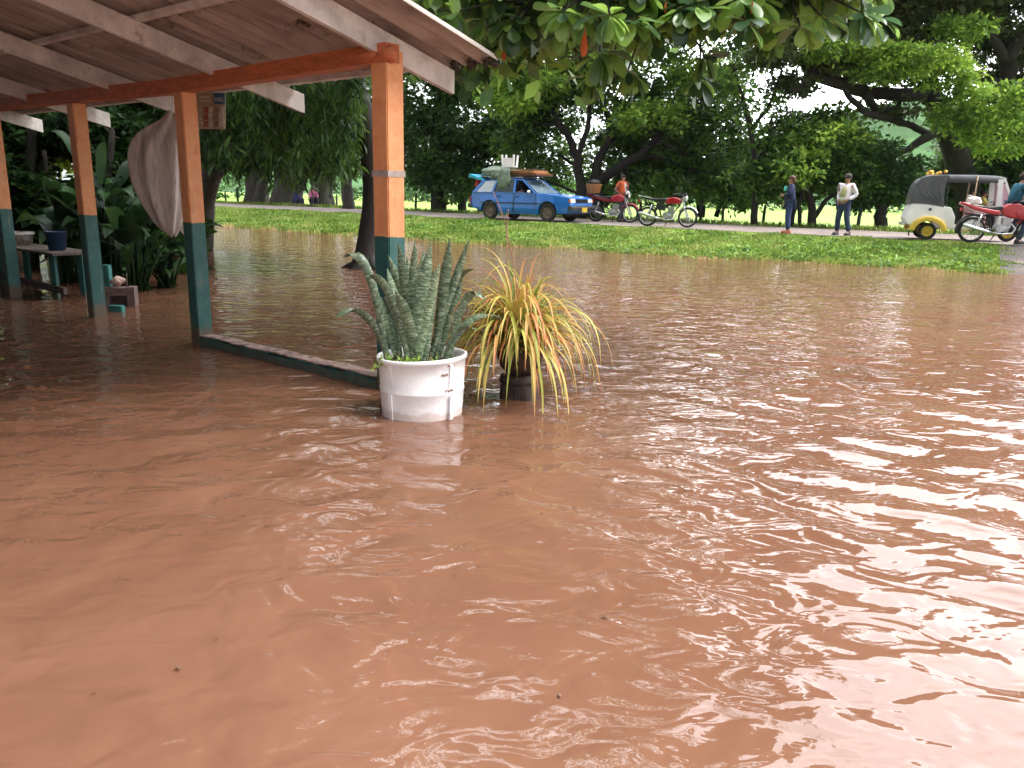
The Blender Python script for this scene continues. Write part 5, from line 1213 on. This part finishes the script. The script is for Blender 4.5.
# windscreen frame
mb = MB()
A0, A1, B0, B1 = Vector((1.36,-.44,.88)), Vector((1.36,.44,.88)), Vector((1.02,-.5,1.62)), Vector((1.02,.5,1.62))
for q0, q1 in ((A0,B0),(A1,B1),(A0,A1),(B0,B1)): mb.bar(q0, q1, .05, .06, up=(1,0,0))
for sd in (-1, 1): mb.bar((.98, sd*.52, .92), (.94, sd*.52, 1.6), .05, .12, up=(1,0,0)); mb.bar((.98, sd*.5, .9), (1.36, sd*.45, .88), .04, .06); 
obj('windscreen_frame', mb, WHP, rk)
mb = MB(); mb.add([A0, A1, B1, B0]+[p+Vector((.004,0,.002)) for p in (A0, A1, B1, B0)], [(3,2,1,0),(4,5,6,7),(0,1,5,4),(1,2,6,5),(2,3,7,6),(3,0,4,7)]); obj('windscreen', mb, glassmat('screen_glass', (.3,.3,.32), .08, .35), rk)
for sd in (-1, 1):
    mb = MB(); P = [Vector((1.03, sd*.505, .95)), Vector((1.3, sd*.455, .93)), Vector((1.06, sd*.5, 1.52)), Vector((1.0, sd*.51, 1.55))]; mb.add(P+[p+Vector((0, .004*sd, 0)) for p in P], [(3,2,1,0),(4,5,6,7),(0,1,5,4),(1,2,6,5),(2,3,7,6),(3,0,4,7)]); obj('quarter_window', mb, glassmat('quarter_glass', (.6,.35,.45), .1, .75), rk)
# canopy
CAN = mat('black_canopy', (.07,.075,.085), .5, .3, 4, .5, bscale=9)
cn = []; 
sec = [(-1.12,.95,.6,1.0),(-1.1,1.2,.6,1.0),(-1.05,1.45,.58,1),(-.93,1.61,.57,1),(-.7,1.69,.57,1),(-.2,1.71,.57,1),(.4,1.71,.56,1),(.9,1.69,.54,1),(1.06,1.66,.52,1)]
mb = MB(); vs = []; fs = []; cols = (-1,-.96,-.8,-.4,0,.4,.8,.96,1)
for lay in (0, 1):
    for i, (x, z, y, _) in enumerate(sec):
        for q in cols: vs.append((x+(.012*lay if i < 3 else 0), y*q*(1-.02*lay), z-.012*lay*(i >= 3)-(.15 if abs(q) == 1 and i > 4 else 0)-(.0 if abs(q) < .9 else .01)+.012*math.cos(q*3)*(i > 3)))
nc = len(cols); nl = len(sec)*nc
for i in range(len(sec)-1):
    for j in range(nc-1): a = i*nc+j; fs.append((a, a+1, a+nc+1, a+nc)); fs.append((nl+a, nl+a+nc, nl+a+nc+1, nl+a+1))
    a = i*nc; fs.append((a, a+nc, nl+a+nc, nl+a)); a += nc-1; fs.append((a, nl+a, nl+a+nc, a+nc))
for e in (0, len(sec)-1):
    for j in range(nc-1): a = e*nc+j; fs.append((a, nl+a, nl+a+1, a+1) if e == 0 else (a, a+1, nl+a+1, nl+a))
mb.add(vs, fs); obj('canopy', mb, CAN, rk, True)
for sd in (-1, 1):                              # side curtains gathered to the rear
    mb = MB(); P = [(-1.1,.95),(-1.1,1.2),(-1.05,1.45),(-.93,1.61),(-.7,1.67),(-.28,1.69),(-.34,1.35),(-.3,.86),(-.7,.93)]
    y0 = sd*.575; m1q = []; n = len(P)
    for lay in (0, .014): m1q += [Vector((x, y0+lay*sd+.03*sd*(1.7-z)/.8+ (.012*math.sin(x*14)), z)) for x, z in P]
    mb.add(m1q, [tuple(range(n))[::sd], tuple(n+i for i in range(n))[::-sd]]+[(i, (i+1) % n, n+(i+1) % n, n+i) for i in range(n)]); 
    for q in range(4): mb.tube([(-1.0+q*.16, y0+.02*sd, 1.5+.03*q), (-.85+q*.14, y0+.045*sd, 1.2), (-.5+q*.05, y0+.05*sd, .95)], [.006,.012,.008], 6)
    obj('side_curtain', mb, CAN, rk)
mb = MB()
for sd in (-1, 1): mb.tube([(.38, sd*.56, .68), (.4, sd*.54, 1.68)], .018, 8); 
obj('canopy_pole', mb, mat('pole_tan', (.45,.3,.18), .5), rk, True)
mb = MB(); mb.tube([(-.25,-.56,.86),(-.28,-.55,1.68)], .015, 8); mb.tube([(-.25,.56,.86),(-.28,.55,1.68)], .015, 8); mb.box((-.52,0,1.12), (.1,1.0,.5)); mb.box((-.3,0,.74), (.45,1.05,.14)); obj('passenger_seat', mb, SEAT, rk)
mb = MB(); mb.box((.52,0,.72), (.35,.5,.1)); mb.box((.36,0,.86), (.06,.45,.25)); obj('driver_seat', mb, SEAT, rk)
for sd in (-1, 1):
    mb = MB(); vs = []; fs = []; n = 16
    for i in range(n+1):
        a = R(5+170*i/n)
        for (yy, rr_) in ((.56,.40),(.67,.41),(.70,.37),(.69,.28)): vs.append((-.62+rr_*math.cos(a)*(1.15), sd*yy, .22+rr_*math.sin(a)))
        if i: o = (i-1)*4; fs += [(o+k, o+k+1, o+5+k, o+4+k) for k in range(3)]
    n0 = len(vs); vs += [(x, y-sd*.008, z-.008) for x, y, z in vs]; fs += [tuple(q+n0 for q in f)[::-1] for f in fs]; mb.add(vs, fs); obj('mudguard', mb, YEL, rk, True)
    wheel('wheel', (-.62, sd*.56, .225), .225, .12, rk, RB, YEL, 6, True, .62)
wheel('wheel', (1.38, 0, .225), .225, .11, rk, RB, YEL, 6, True, .62)
mb = MB(); mb.box((1.38,0,.47), (.5,.2,.04)); mb.tube([(1.38,-.09,.22),(1.32,-.09,.5)], .02, 6); mb.tube([(1.38,.09,.22),(1.32,.09,.5)], .02, 6); obj('front_fork', mb, YEL, rk)
for (nm, c, s_, m_) in (('marker_light', (-.62,-.62,.8), (.07,.02,.06), BLK), ('side_light', (1.18,-.49,.72), (.17,.02,.08), AMB), ('headlight', (1.6,0,.74), (.06,.2,.14), LENS), ('side_step', (.3,-.6,.27), (.35,.06,.05), YEL), ('rear_bumper', (-1.2,0,.4), (.06,1.2,.08), STEEL), ('mud_flap', (-1.05,-.52,.22), (.02,.16,.26), BLK)):
    mb = MB(); mb.box(c, s_); obj(nm, mb, m_, rk)
mb = MB(); mb.tube([(1.1,0,.6),(.95,0,1.0)], .02, 6); mb.tube([(.92,-.3,1.02),(.95,0,1.03),(.92,.3,1.02)], .014, 6); obj('steering_bar', mb, BLK, rk)
mb = MB(); mb.box((-1.12,-.3,.6), (.05,.3,.1)); obj('panel_stripe', mb, WHP, rk)
def rw_(p): return Matrix.Translation(rk_pos) @ Matrix.Rotation(rh, 4, 'Z') @ Matrix.Scale(SR, 4) @ Vector(p)
fl = thing('flower_ornament', 'small yellow ornament on the rear of the three-wheeler canopy', 'ornament', rw_((-.62,-.1,1.685)), rh)
mb = MB()
for k in range(9):
    a = k*.7; mb.ball((.11*math.cos(a)*(k % 3)*.7+.04*k-.12, .05*math.sin(a), .05+.03*(k % 3)), (.05,.04,.045), 8, 6)
obj('blossoms', mb, mat('ornament_yellow', (.75,.42,.05), .6, .4, 15), fl, True); mb = MB(); mb.box((.05,0,.012), (.4,.08,.022)); obj('holder', mb, WHP, fl)

# ------------------------------------------------------------------ people
def skin_mesh(name, nodes, edges, root, mat_, parent, sub=2):
    bm = bmesh.new(); lay = bm.verts.layers.skin.verify(); vv = {}
    for k, (p, r_) in nodes.items():
        v = bm.verts.new(p); v[lay].radius = (r_ if hasattr(r_, '__len__') else (r_, r_)); v[lay].use_root = (k == root); vv[k] = v
    for a, b_ in edges: bm.edges.new((vv[a], vv[b_]))
    me = bpy.data.meshes.new(name); bm.to_mesh(me); bm.free()
    o = bpy.data.objects.new(name, me); C.objects.link(o)
    sk_ = o.modifiers.new('skin', 'SKIN'); sk_.use_smooth_shade = True; sb_ = o.modifiers.new('sub', 'SUBSURF'); sb_.levels = sub; sb_.render_levels = sub
    bpy.context.view_layer.update(); dg = bpy.context.evaluated_depsgraph_get()
    me2 = bpy.data.meshes.new_from_object(o.evaluated_get(dg)); bpy.data.objects.remove(o); me2.name = name
    return link(name, me2, mat_, parent, True)
SKIN = mat('skin_tan', (.36,.19,.12), .55, .12, 8); HAIR = mat('dark_hair', (.02,.014,.012), .6, .4, 30); HAIRR = mat('reddish_hair', (.09,.025,.018), .55, .4, 30)
def cloth(name, c): return mat(name, c, .85, .2, 8, .5, bscale=20)
STAND = dict(pelvis=(0,0,.94), spine=(0,0,1.1), chest=(.0,0,1.29), neck=(0,0,1.46), chin=(.03,0,1.53), head=(.012,0,1.60), crown=(.0,0,1.67),
    shoulder_l=(0,.175,1.40), elbow_l=(-.03,.235,1.13), wrist_l=(.06,.235,.9), palm_l=(.085,.235,.83), shoulder_r=(0,-.175,1.40), elbow_r=(-.03,-.235,1.13), wrist_r=(.06,-.235,.9), palm_r=(.085,-.235,.83),
    hip_l=(0,.09,.9), knee_l=(.03,.1,.5), ankle_l=(-.02,.1,.1), hip_r=(0,-.09,.9), knee_r=(.03,-.1,.5), ankle_r=(-.02,-.1,.1))
def person(label, loc, rz, pose, shirt, trousers, shoes, hair=None, cap=None, long_sleeve=True, scale=1, jacket_open=None, longhair=False, belly=0, group=None, collar=None, mask=None):
    J = {k: Vector(v) for k, v in {**STAND, **pose}.items()}
    t = thing('person', label, 'person', loc, rz, group, scale)
    rad = dict(pelvis=.125, spine=.115, chest=(.135,.115), neck=.052, chin=.062, head=.085, crown=.062, shoulder_l=.06, elbow_l=.042, wrist_l=.028, palm_l=(.03,.022), shoulder_r=.06, elbow_r=.042, wrist_r=.028, palm_r=(.03,.022), hip_l=.09, knee_l=.058, ankle_l=.04, hip_r=.09, knee_r=.058, ankle_r=.04)
    rad = {k: v for k, v in rad.items()}
    nodes = {k: (J[k], rad[k]) for k in J}
    edges = [('pelvis','spine'),('spine','chest'),('chest','neck'),('neck','chin'),('chin','head'),('head','crown'),('pelvis','hip_l'),('hip_l','knee_l'),('knee_l','ankle_l'),('pelvis','hip_r'),('hip_r','knee_r'),('knee_r','ankle_r')]
    for s in 'lr': edges += [('chest','shoulder_'+s),('shoulder_'+s,'elbow_'+s),('elbow_'+s,'wrist_'+s),('wrist_'+s,'palm_'+s)]
    fdir = {}
    for s in 'lr':                               # feet
        a = J['ankle_'+s]; nodes['toe_'+s] = (a+Vector((.15,0,-.06)), .03); edges.append(('ankle_'+s, 'toe_'+s))
    body = skin_mesh('body', nodes, edges, 'pelvis', SKIN, t)
    # fingers join the same body mesh
    bm = bmesh.new(); bm.from_mesh(body.data); mbf = MB()
    for s in 'lr':
        pm = J['palm_'+s]; d = (pm-J['wrist_'+s]).normalized(); sd = d.cross(Vector((0,1,0)) if abs(d.y) < .8 else Vector((1,0,0))).normalized(); nn = d.cross(sd)
        for i, (o_, ln) in enumerate(((-.028,.062),(-.01,.075),(.009,.07),(.027,.055))):
            p0 = pm+sd*o_; mbf.tube([p0, p0+d*ln*.55+nn*.004, p0+d*ln+nn*.022], [.0095,.0085,.006], 6)
        p0 = pm-d*.02+sd*-.03; mbf.tube([p0, p0-sd*.028+d*.03, p0-sd*.03+d*.055], [.011,.0095,.007], 6)
    hp = J['head']; fx = Vector((1,0,0)) if 'face' not in pose else Vector(pose['face']).normalized()
    fs_ = Vector((-fx.y, fx.x, 0)).normalized()
    mbf.ball(hp+fx*.088+Vector((0,0,-.012)), (.016,.012,.022), 8, 6)
    for q in (-1, 1): mbf.ball(hp+fs_*q*.08+Vector((0,0,-.005)), (.016,.01,.03), 8, 6)
    me = bpy.data.meshes.new('tmp'); me.from_pydata(mbf.v, [], mbf.f); bm.from_mesh(me); bm.to_mesh(body.data); bm.free(); bpy.data.meshes.remove(me)
    body.data.polygons.foreach_set('use_smooth', [True]*len(body.data.polygons))
    mb = MB()
    for q in (-1, 1): mb.ball(hp+fx*.078+fs_*q*.032+Vector((0,0,.012)), (.008,.008,.006), 8, 6)
    obj('eyes', mb, BLK, t); mb = MB(); mb.ball(hp+fx*.076+Vector((0,0,-.05)), (.012,.012,.006), 8, 6, Matrix((fs_, fx, Vector((0,0,1)))).transposed()); obj('mouth', mb, mat('lips', (.25,.08,.06), .5), t)
    # shirt
    P = dict(low=(J['pelvis']+Vector((belly*.5,0,-.02)), (.135+belly*.3,.15)), spine=(J['spine']+Vector((belly,0,0)), (.13+belly*.3,.14)), chest=(J['chest'], (.15,.135)), base=(J['neck']-Vector((0,0,.035)), .065))
    E_ = [('low','spine'),('spine','chest'),('chest','base')]
    for s in 'lr':
        P['sh'+s] = (J['shoulder_'+s], .075); P['el'+s] = (J['elbow_'+s] if long_sleeve else J['shoulder_'+s].lerp(J['elbow_'+s], .7), .06); E_ += [('chest','sh'+s),('sh'+s,'el'+s)]
        if long_sleeve: P['wr'+s] = (J['elbow_'+s].lerp(J['wrist_'+s], .95), .042); E_.append(('el'+s,'wr'+s))
    fat = lambda P, f: {k: (p, tuple(q*f for q in (r_ if hasattr(r_, '__len__') else (r_, r_)))) for k, (p, r_) in P.items()}
    skin_mesh('shirt', fat(P, 1.2), E_, 'low', shirt, t)
    P = dict(p=(J['pelvis']-Vector((0,0,.01)), .138)); E_ = []
    for s in 'lr':
        P['h'+s] = (J['hip_'+s]-Vector((0,0,.02)), .1); P['k'+s] = (J['knee_'+s], .075); P['a'+s] = (J['ankle_'+s]+Vector((0,0,.0)), .062); E_ += [('p','h'+s),('h'+s,'k'+s),('k'+s,'a'+s)]
    skin_mesh('trousers', fat(P, 1.15), E_, 'p', trousers, t)
    for s in 'lr':
        a = J['ankle_'+s]; mb = MB(); mb.ball(a+Vector((.06,0,-.055)), (.145,.05,.05), 14, 8); mb.box(a+Vector((.055,0,-.09)), (.27,.09,.02)); mb.ball(a+Vector((-.02,0,-.02)), (.06,.045,.06), 10, 6); obj('shoe', mb, shoes, t, True)
    if hair is not None:
        mb = MB(); c = hp+Vector((0,0,.035))-fx*.02; mb.ball(c, (.098,.094,.09), 16, 10)
        if longhair: mb.ball(hp-fx*.06+Vector((0,0,-.04)), (.06,.08,.1), 12, 8)
        obj('hair', mb, hair, t, True)
    if cap is not None:
        mb = MB(); c = hp+Vector((0,0,.045)); mb.lathe([(.1,0),(.102,.03),(.09,.07),(.05,.095),(0,.1)], 20, c=c); 
        mb.ball(c+fx*.12+Vector((0,0,.005)), (.07,.07,.01), 12, 6); obj('cap', mb, cap, t, True)
    return t, J
def heading_to(px): return 0
zr_ = .53
mp_ = ground(841, 235.2, zr_); 
t, J = person('man in a cap and open white shirt over olive T-shirt, standing on the road', mp_, R(215),
    dict(knee_l=(.07,.16,.5), ankle_l=(.02,.24,.1), hip_r=(0,-.09,.9), knee_r=(.06,-.12,.5), ankle_r=(.0,-.15,.1), pelvis=(.06,0,.94), spine=(.04,0,1.1), chest=(-.02,0,1.29), neck=(-.04,0,1.46), chin=(-.01,0,1.53), head=(-.03,0,1.6), crown=(-.04,0,1.67),
         shoulder_l=(-.03,.18,1.4), elbow_l=(-.12,.27,1.15), wrist_l=(.1,.16,1.0), palm_l=(.14,.1,.97), shoulder_r=(-.03,-.18,1.4), elbow_r=(-.1,-.26,1.14), wrist_r=(.08,-.16,.98), palm_r=(.12,-.13,.92)),
    cloth('shirt_white', (.72,.66,.7)), cloth('jeans_navy', (.02,.035,.09)), mat('shoe_dark', (.03,.03,.03), .6), HAIR, mat('cap_dark', (.05,.045,.04), .8), True, 1.03)
P = {'a': (J['spine']+Vector((.075,-.0,-.09)), (.14,.12)), 'b': (J['chest']+Vector((.07,0,.0)), (.13,.12)), 'c': (J['neck']+Vector((.02,0,-.05)), .05)}
skin_mesh('undershirt', P, [('a','b'),('b','c')], 'a', cloth('tshirt_olive', (.33,.33,.16)), t)
wp = ground(787, 233.4, zr_)
t, J = person('woman with reddish hair in a navy jacket and blue jeans, standing on the road', wp, R(160),
    dict(elbow_l=(.03,.25,1.16), wrist_l=(.2,.14,1.12), palm_l=(.25,.1,1.14), elbow_r=(.06,-.24,1.14), wrist_r=(.18,-.2,.93), palm_r=(.2,-.19,.86)),
    cloth('jacket_navy', (.01,.02,.075)), cloth('jeans_blue', (.025,.045,.14)), mat('shoe_pink', (.5,.16,.1), .6), HAIRR, None, True, 1.0, longhair=True)
mb = MB(); blanket(mb, (.17,.02,1.3), .05, .07, .09, 2); o = obj('scarf', mb, cloth('scarf_teal', (.1,.5,.42)), t, True)
mb = MB(); blanket(mb, (0,0,.0), .16, .18, .14, 8); obj('jacket_skirt', mb, cloth('jacket_navy_low', (.01,.02,.075)), t, True, (0,0,.86))
op = ground(620, 222.5, zr_)+Vector((.1,.6,0)); op.z = zr_
person('man in a bright orange vest over white, standing behind the basket motorcycle', op, R(-40),
    dict(elbow_l=(.05,.24,1.16), wrist_l=(.2,.1,1.3), palm_l=(.2,.05,1.38), elbow_r=(-.12,-.3,1.17), wrist_r=(.0,-.18,1.0), palm_r=(.05,-.15,.96)),
    cloth('vest_orange', (.75,.13,.03)), cloth('trousers_grey', (.08,.09,.12)), mat('boot_black', (.02,.02,.02), .6), HAIR, None, False, 1.08)
for o in []: pass
last = [o for o in C.objects if o.get('category') == 'person'][-1]
P = {'a': (Vector((.105,.04,1.08)), (.08,.075)), 'b': (Vector((.1,.035,1.28)), (.085,.07)), 'c': (Vector((.04,.01,1.42)), .05)}
skin_mesh('shirt_front', P, [('a','b'),('b','c')], 'a', cloth('shirt_front_white', (.7,.66,.62)), last)
q = on(m3_, 0, (.02,0,.0)); q.z = zr_
person('rider in a teal shirt and dark cap astride the sport motorcycle at the right edge', on(m3_, 0, (.42,.12,0)), R(-12)+.1,
    dict(pelvis=(-.2,0,.98), spine=(-.17,0,1.12), chest=(-.13,0,1.3), neck=(-.08,0,1.46), chin=(-.03,0,1.53), head=(-.04,0,1.59), crown=(-.05,0,1.66), shoulder_l=(-.1,.18,1.4), shoulder_r=(-.1,-.18,1.4), elbow_l=(.12,.26,1.12), wrist_l=(.3,.28,1.05), palm_l=(.36,.28,1.06),
         elbow_r=(.1,-.27,1.12), wrist_r=(.12,-.2,1.3), palm_r=(.16,-.16,1.36), hip_l=(-.18,.1,.95), knee_l=(.12,.25,.72), ankle_l=(.0,.28,.36), hip_r=(-.18,-.1,.95), knee_r=(.1,-.24,.6), ankle_r=(-.08,-.26,.1)),
    cloth('shirt_teal', (.01,.09,.14)), cloth('jeans_dark', (.02,.03,.06)), mat('shoe_black', (.02,.02,.02), .6), HAIR, mat('cap_maroon', (.07,.03,.03), .8), False, 1.04)
# rickshaw passenger in pink and driver, car driver, two seated people
person('passenger in a pale pink dress sitting in the white three-wheeler', rw_((.36,-.28,.05)), rh+R(0),
    dict(pelvis=(-.02,0,.8), spine=(0,0,.95), chest=(0,0,1.1), neck=(0,0,1.25), chin=(.03,0,1.31), head=(.02,0,1.36), crown=(.01,0,1.43), shoulder_l=(0,.15,1.2), shoulder_r=(0,-.15,1.2), elbow_l=(.06,.2,.98), elbow_r=(.06,-.2,.98), wrist_l=(.24,.14,.95), wrist_r=(.24,-.14,.95), palm_l=(.3,.12,.94), palm_r=(.3,-.12,.94), hip_l=(.02,.09,.78), hip_r=(.02,-.09,.78), knee_l=(.36,.12,.78), knee_r=(.36,-.12,.78), ankle_l=(.38,.12,.42), ankle_r=(.38,-.12,.42)),
    cloth('dress_pink', (.62,.36,.36)), cloth('skirt_pink', (.6,.36,.36)), mat('sandal', (.2,.1,.06), .7), HAIR, None, True, .92, longhair=True)
person('driver in a yellow green shirt behind the three-wheeler windscreen', rw_((.66,.08,.0)), rh,
    dict(pelvis=(0,0,.8), spine=(.02,0,.95), chest=(.03,0,1.1), neck=(.04,0,1.25), chin=(.07,0,1.31), head=(.06,0,1.36), crown=(.05,0,1.43), shoulder_l=(.03,.16,1.2), shoulder_r=(.03,-.16,1.2), elbow_l=(.14,.22,1.0), elbow_r=(.14,-.22,1.0), wrist_l=(.28,.22,1.0), wrist_r=(.28,-.22,1.0), palm_l=(.33,.2,1.01), palm_r=(.33,-.2,1.01), hip_l=(.02,.09,.78), hip_r=(.02,-.09,.78), knee_l=(.33,.12,.72), knee_r=(.33,-.12,.72), ankle_l=(.36,.12,.42), ankle_r=(.36,-.12,.42)),
    cloth('shirt_lime', (.5,.42,.1)), cloth('trousers_dark', (.03,.03,.04)), mat('shoe_brown', (.05,.03,.02), .6), HAIR, None, False, .93)
person('driver in a pale pink shirt inside the blue estate car', cw((-.12,-.35,.12)), hd,
    dict(pelvis=(-.05,0,.72), spine=(-.08,0,.82), chest=(-.08,0,.9), neck=(-.06,0,1.0), chin=(-.03,0,1.05), head=(-.04,0,1.1), crown=(-.05,0,1.16), shoulder_l=(-.07,.16,.96), shoulder_r=(-.07,-.16,.96), elbow_l=(.05,.22,.8), elbow_r=(.08,-.24,.82), wrist_l=(.3,.15,.86), wrist_r=(.3,-.14,.86), palm_l=(.36,.13,.87), palm_r=(.36,-.13,.87), hip_l=(0,.09,.7), hip_r=(0,-.09,.7), knee_l=(.4,.12,.68), knee_r=(.4,-.12,.68), ankle_l=(.6,.12,.4), ankle_r=(.6,-.12,.4)),
    cloth('shirt_pale', (.65,.45,.42)), cloth('trousers_car', (.03,.03,.05)), mat('shoe_car', (.03,.02,.02), .6), HAIR, None, False, .95)
SIT = dict(pelvis=(0,0,.3), spine=(.03,0,.45), chest=(.1,0,.62), neck=(.14,0,.77), chin=(.18,0,.83), head=(.17,0,.89), crown=(.16,0,.96), shoulder_l=(.1,.17,.72), shoulder_r=(.1,-.17,.72), elbow_l=(.2,.22,.5), elbow_r=(.2,-.22,.5), wrist_l=(.38,.12,.5), wrist_r=(.38,-.12,.5), palm_l=(.44,.1,.5), palm_r=(.44,-.1,.5),
    hip_l=(.02,.09,.28), hip_r=(.02,-.09,.28), knee_l=(.4,.14,.48), knee_r=(.4,-.14,.48), ankle_l=(.45,.13,.1), ankle_r=(.45,-.13,.1))
def tomeet(x, y, a_):
    for Yq in np.arange(20, 90, .1):
        q = at(x, y, Yq)
        if SA(q)[1] >= a_: break
    q.z = float(hgt(np.array(SA(q)[0]), np.array(SA(q)[1]))); return q
ps = tomeet(313, 205.5, 27.2); pb = tomeet(296, 204.5, 27.2)
for q, lb in ((ps, 'flat stone seat under the person in pink beyond the road'), (pb, 'flat stone seat under the person in blue beyond the road')):
    mb = MB(); blanket(mb, (0,0,.12), .28, .24, .1, 3); tag(obj('stone', mb, mat('seat_stone', (.2,.18,.16), .9), None, True, q), lb, 'stone', 'stones used as seats across the road')
person('person in a pink top sitting across the road under the dark trees', ps+Vector((0,0,.06)), R(-60), SIT, cloth('top_pink', (.55,.14,.3)), cloth('trousers_black', (.03,.02,.04)), mat('shoe_far', (.05,.04,.04), .6), HAIR, None, True, 1.15, longhair=True)
person('person in dark blue sitting across the road left of the one in pink', pb+Vector((0,0,.06)), R(-20), {**SIT, 'neck': (.2,0,.7), 'chin': (.25,0,.73), 'head': (.26,0,.79), 'crown': (.26,0,.86)}, cloth('top_blue', (.03,.04,.16)), cloth('trousers_blue', (.02,.03,.08)), mat('shoe_far_b', (.05,.04,.04), .6), HAIR, None, True, 1.05)

# a few leaves and twigs floating on the flood
fm = mat('dead_leaf', (.12,.06,.03), .8, .5, 20)
LF = MB(); ob_leaf(LF, Vector((0,0,.0)), Vector((1,0,.02)), .028, random.Random(2), .02)
for i, (x, y) in enumerate([(160,367),(70,440),(252,395),(120,576),(268,656),(180,672),(97,694),(215,640),(330,560),(610,620),(480,430),(300,470),(560,700),(720,600),(36,520),(400,500)]):
    p = ground(x, y)
    if i == 0: lf0 = o = obj('floating_leaf', LF, fm, None, True, (p.x, p.y, .008))
    else: o = lf0.copy(); C.objects.link(o); o.location = (p.x, p.y, .008)
    o.rotation_euler = (0, 0, i*1.7); o.scale = (random.uniform(.4, 1.1),)*3; tag(o, 'tiny dark leaf fragment floating on the open brown flood water', 'leaf', 'leaf fragments afloat')

# ------------------------------------------------------------------ haze, sky, sun
HAZE = .0001
if HAZE:
    mb = MB(); mb.box((100, 300, 59), (1900, 1300, 126)); hz = obj('haze', mb, None)
    m = bpy.data.materials.new('haze_air'); m.use_nodes = True; nt = m.node_tree; nt.nodes.remove(nt.nodes['Principled BSDF'])
    v = N(nt, 'ShaderNodeVolumePrincipled'); v.inputs['Color'].default_value = (.93,.95,.97,1); v.inputs['Density'].default_value = HAZE; v.inputs['Anisotropy'].default_value = .2
    L(nt, v, 'Volume', nt.nodes['Material Output'], 'Volume'); hz.data.materials.append(m); tag(hz, kind='stuff')
SUN_EL, SUN_AZ = R(56), R(105)                 # azimuth from +Y toward +X
w = bpy.data.worlds.new('World'); scene.world = w; w.use_nodes = True; nt = w.node_tree; bg = nt.nodes['Background']
sky = N(nt, 'ShaderNodeTexSky', _sky_type='NISHITA'); sky.sun_disc = False; sky.sun_elevation = SUN_EL; sky.sun_rotation = SUN_AZ; sky.dust_density = 3; sky.air_density = 1.2
tc = N(nt, 'ShaderNodeTexCoord'); mp = N(nt, 'ShaderNodeMapping'); mp.inputs['Scale'].default_value = (1,1,2.6); L(nt, tc, 'Generated', mp, 'Vector')
n1 = N(nt, 'ShaderNodeTexNoise', Scale=2.2, Detail=6.0, Roughness=.55); L(nt, mp, 'Vector', n1, 'Vector')
r1 = ramp(nt, [(.3, (6.0,6.3,6.8)), (.7, (10.5,10.6,10.9))]); L(nt, n1, 'Fac', r1, 'Fac')
# brighter sky zone added ahead, above the view, for glints on the water
sdir = (math.sin(R(34))*math.cos(R(47)), math.cos(R(34))*math.cos(R(47)), math.sin(R(47)))
dp = N(nt, 'ShaderNodeVectorMath', _operation='DOT_PRODUCT'); L(nt, tc, 'Generated', dp, 0); dp.inputs[1].default_value = sdir
mr = N(nt, 'ShaderNodeMapRange', _interpolation_type='SMOOTHSTEP'); mr.inputs['From Min'].default_value = .4; mr.inputs['From Max'].default_value = .97; mr.inputs['To Min'].default_value = .8; mr.inputs['To Max'].default_value = 6.6; L(nt, dp, 'Value', mr, 'Value')
sc = N(nt, 'ShaderNodeVectorMath', _operation='SCALE'); L(nt, r1, 'Color', sc, 0); L(nt, mr, 'Result', sc, 'Scale')
mx = N(nt, 'ShaderNodeMix', _data_type='RGBA'); mx.inputs['Factor'].default_value = .9; L(nt, sky, 'Color', mx, 'A'); L(nt, sc, 'Vector', mx, 'B')
nt.links.new(mx.outputs['Result'], bg.inputs['Color']); bg.inputs['Strength'].default_value = .1
sd_ = bpy.data.lights.new('sun', 'SUN'); sd_.energy = 2.2; sd_.angle = R(24); sd_.color = (1,.96,.9)
so = bpy.data.objects.new('sun', sd_); C.objects.link(so)
dv = Vector((math.sin(SUN_AZ)*math.cos(SUN_EL), math.cos(SUN_AZ)*math.cos(SUN_EL), math.sin(SUN_EL))); so.rotation_euler = dv.to_track_quat('Z', 'Y').to_euler()
vs_ = scene.view_settings; vs_.view_transform = 'Standard'; vs_.look = 'None'; vs_.exposure = .88; vs_.gamma = 1; vs_.use_curve_mapping = False
scene.render.engine = 'CYCLES'; scene.cycles.max_bounces = 6; scene.cycles.transparent_max_bounces = 8; scene.cycles.volume_bounces = 0
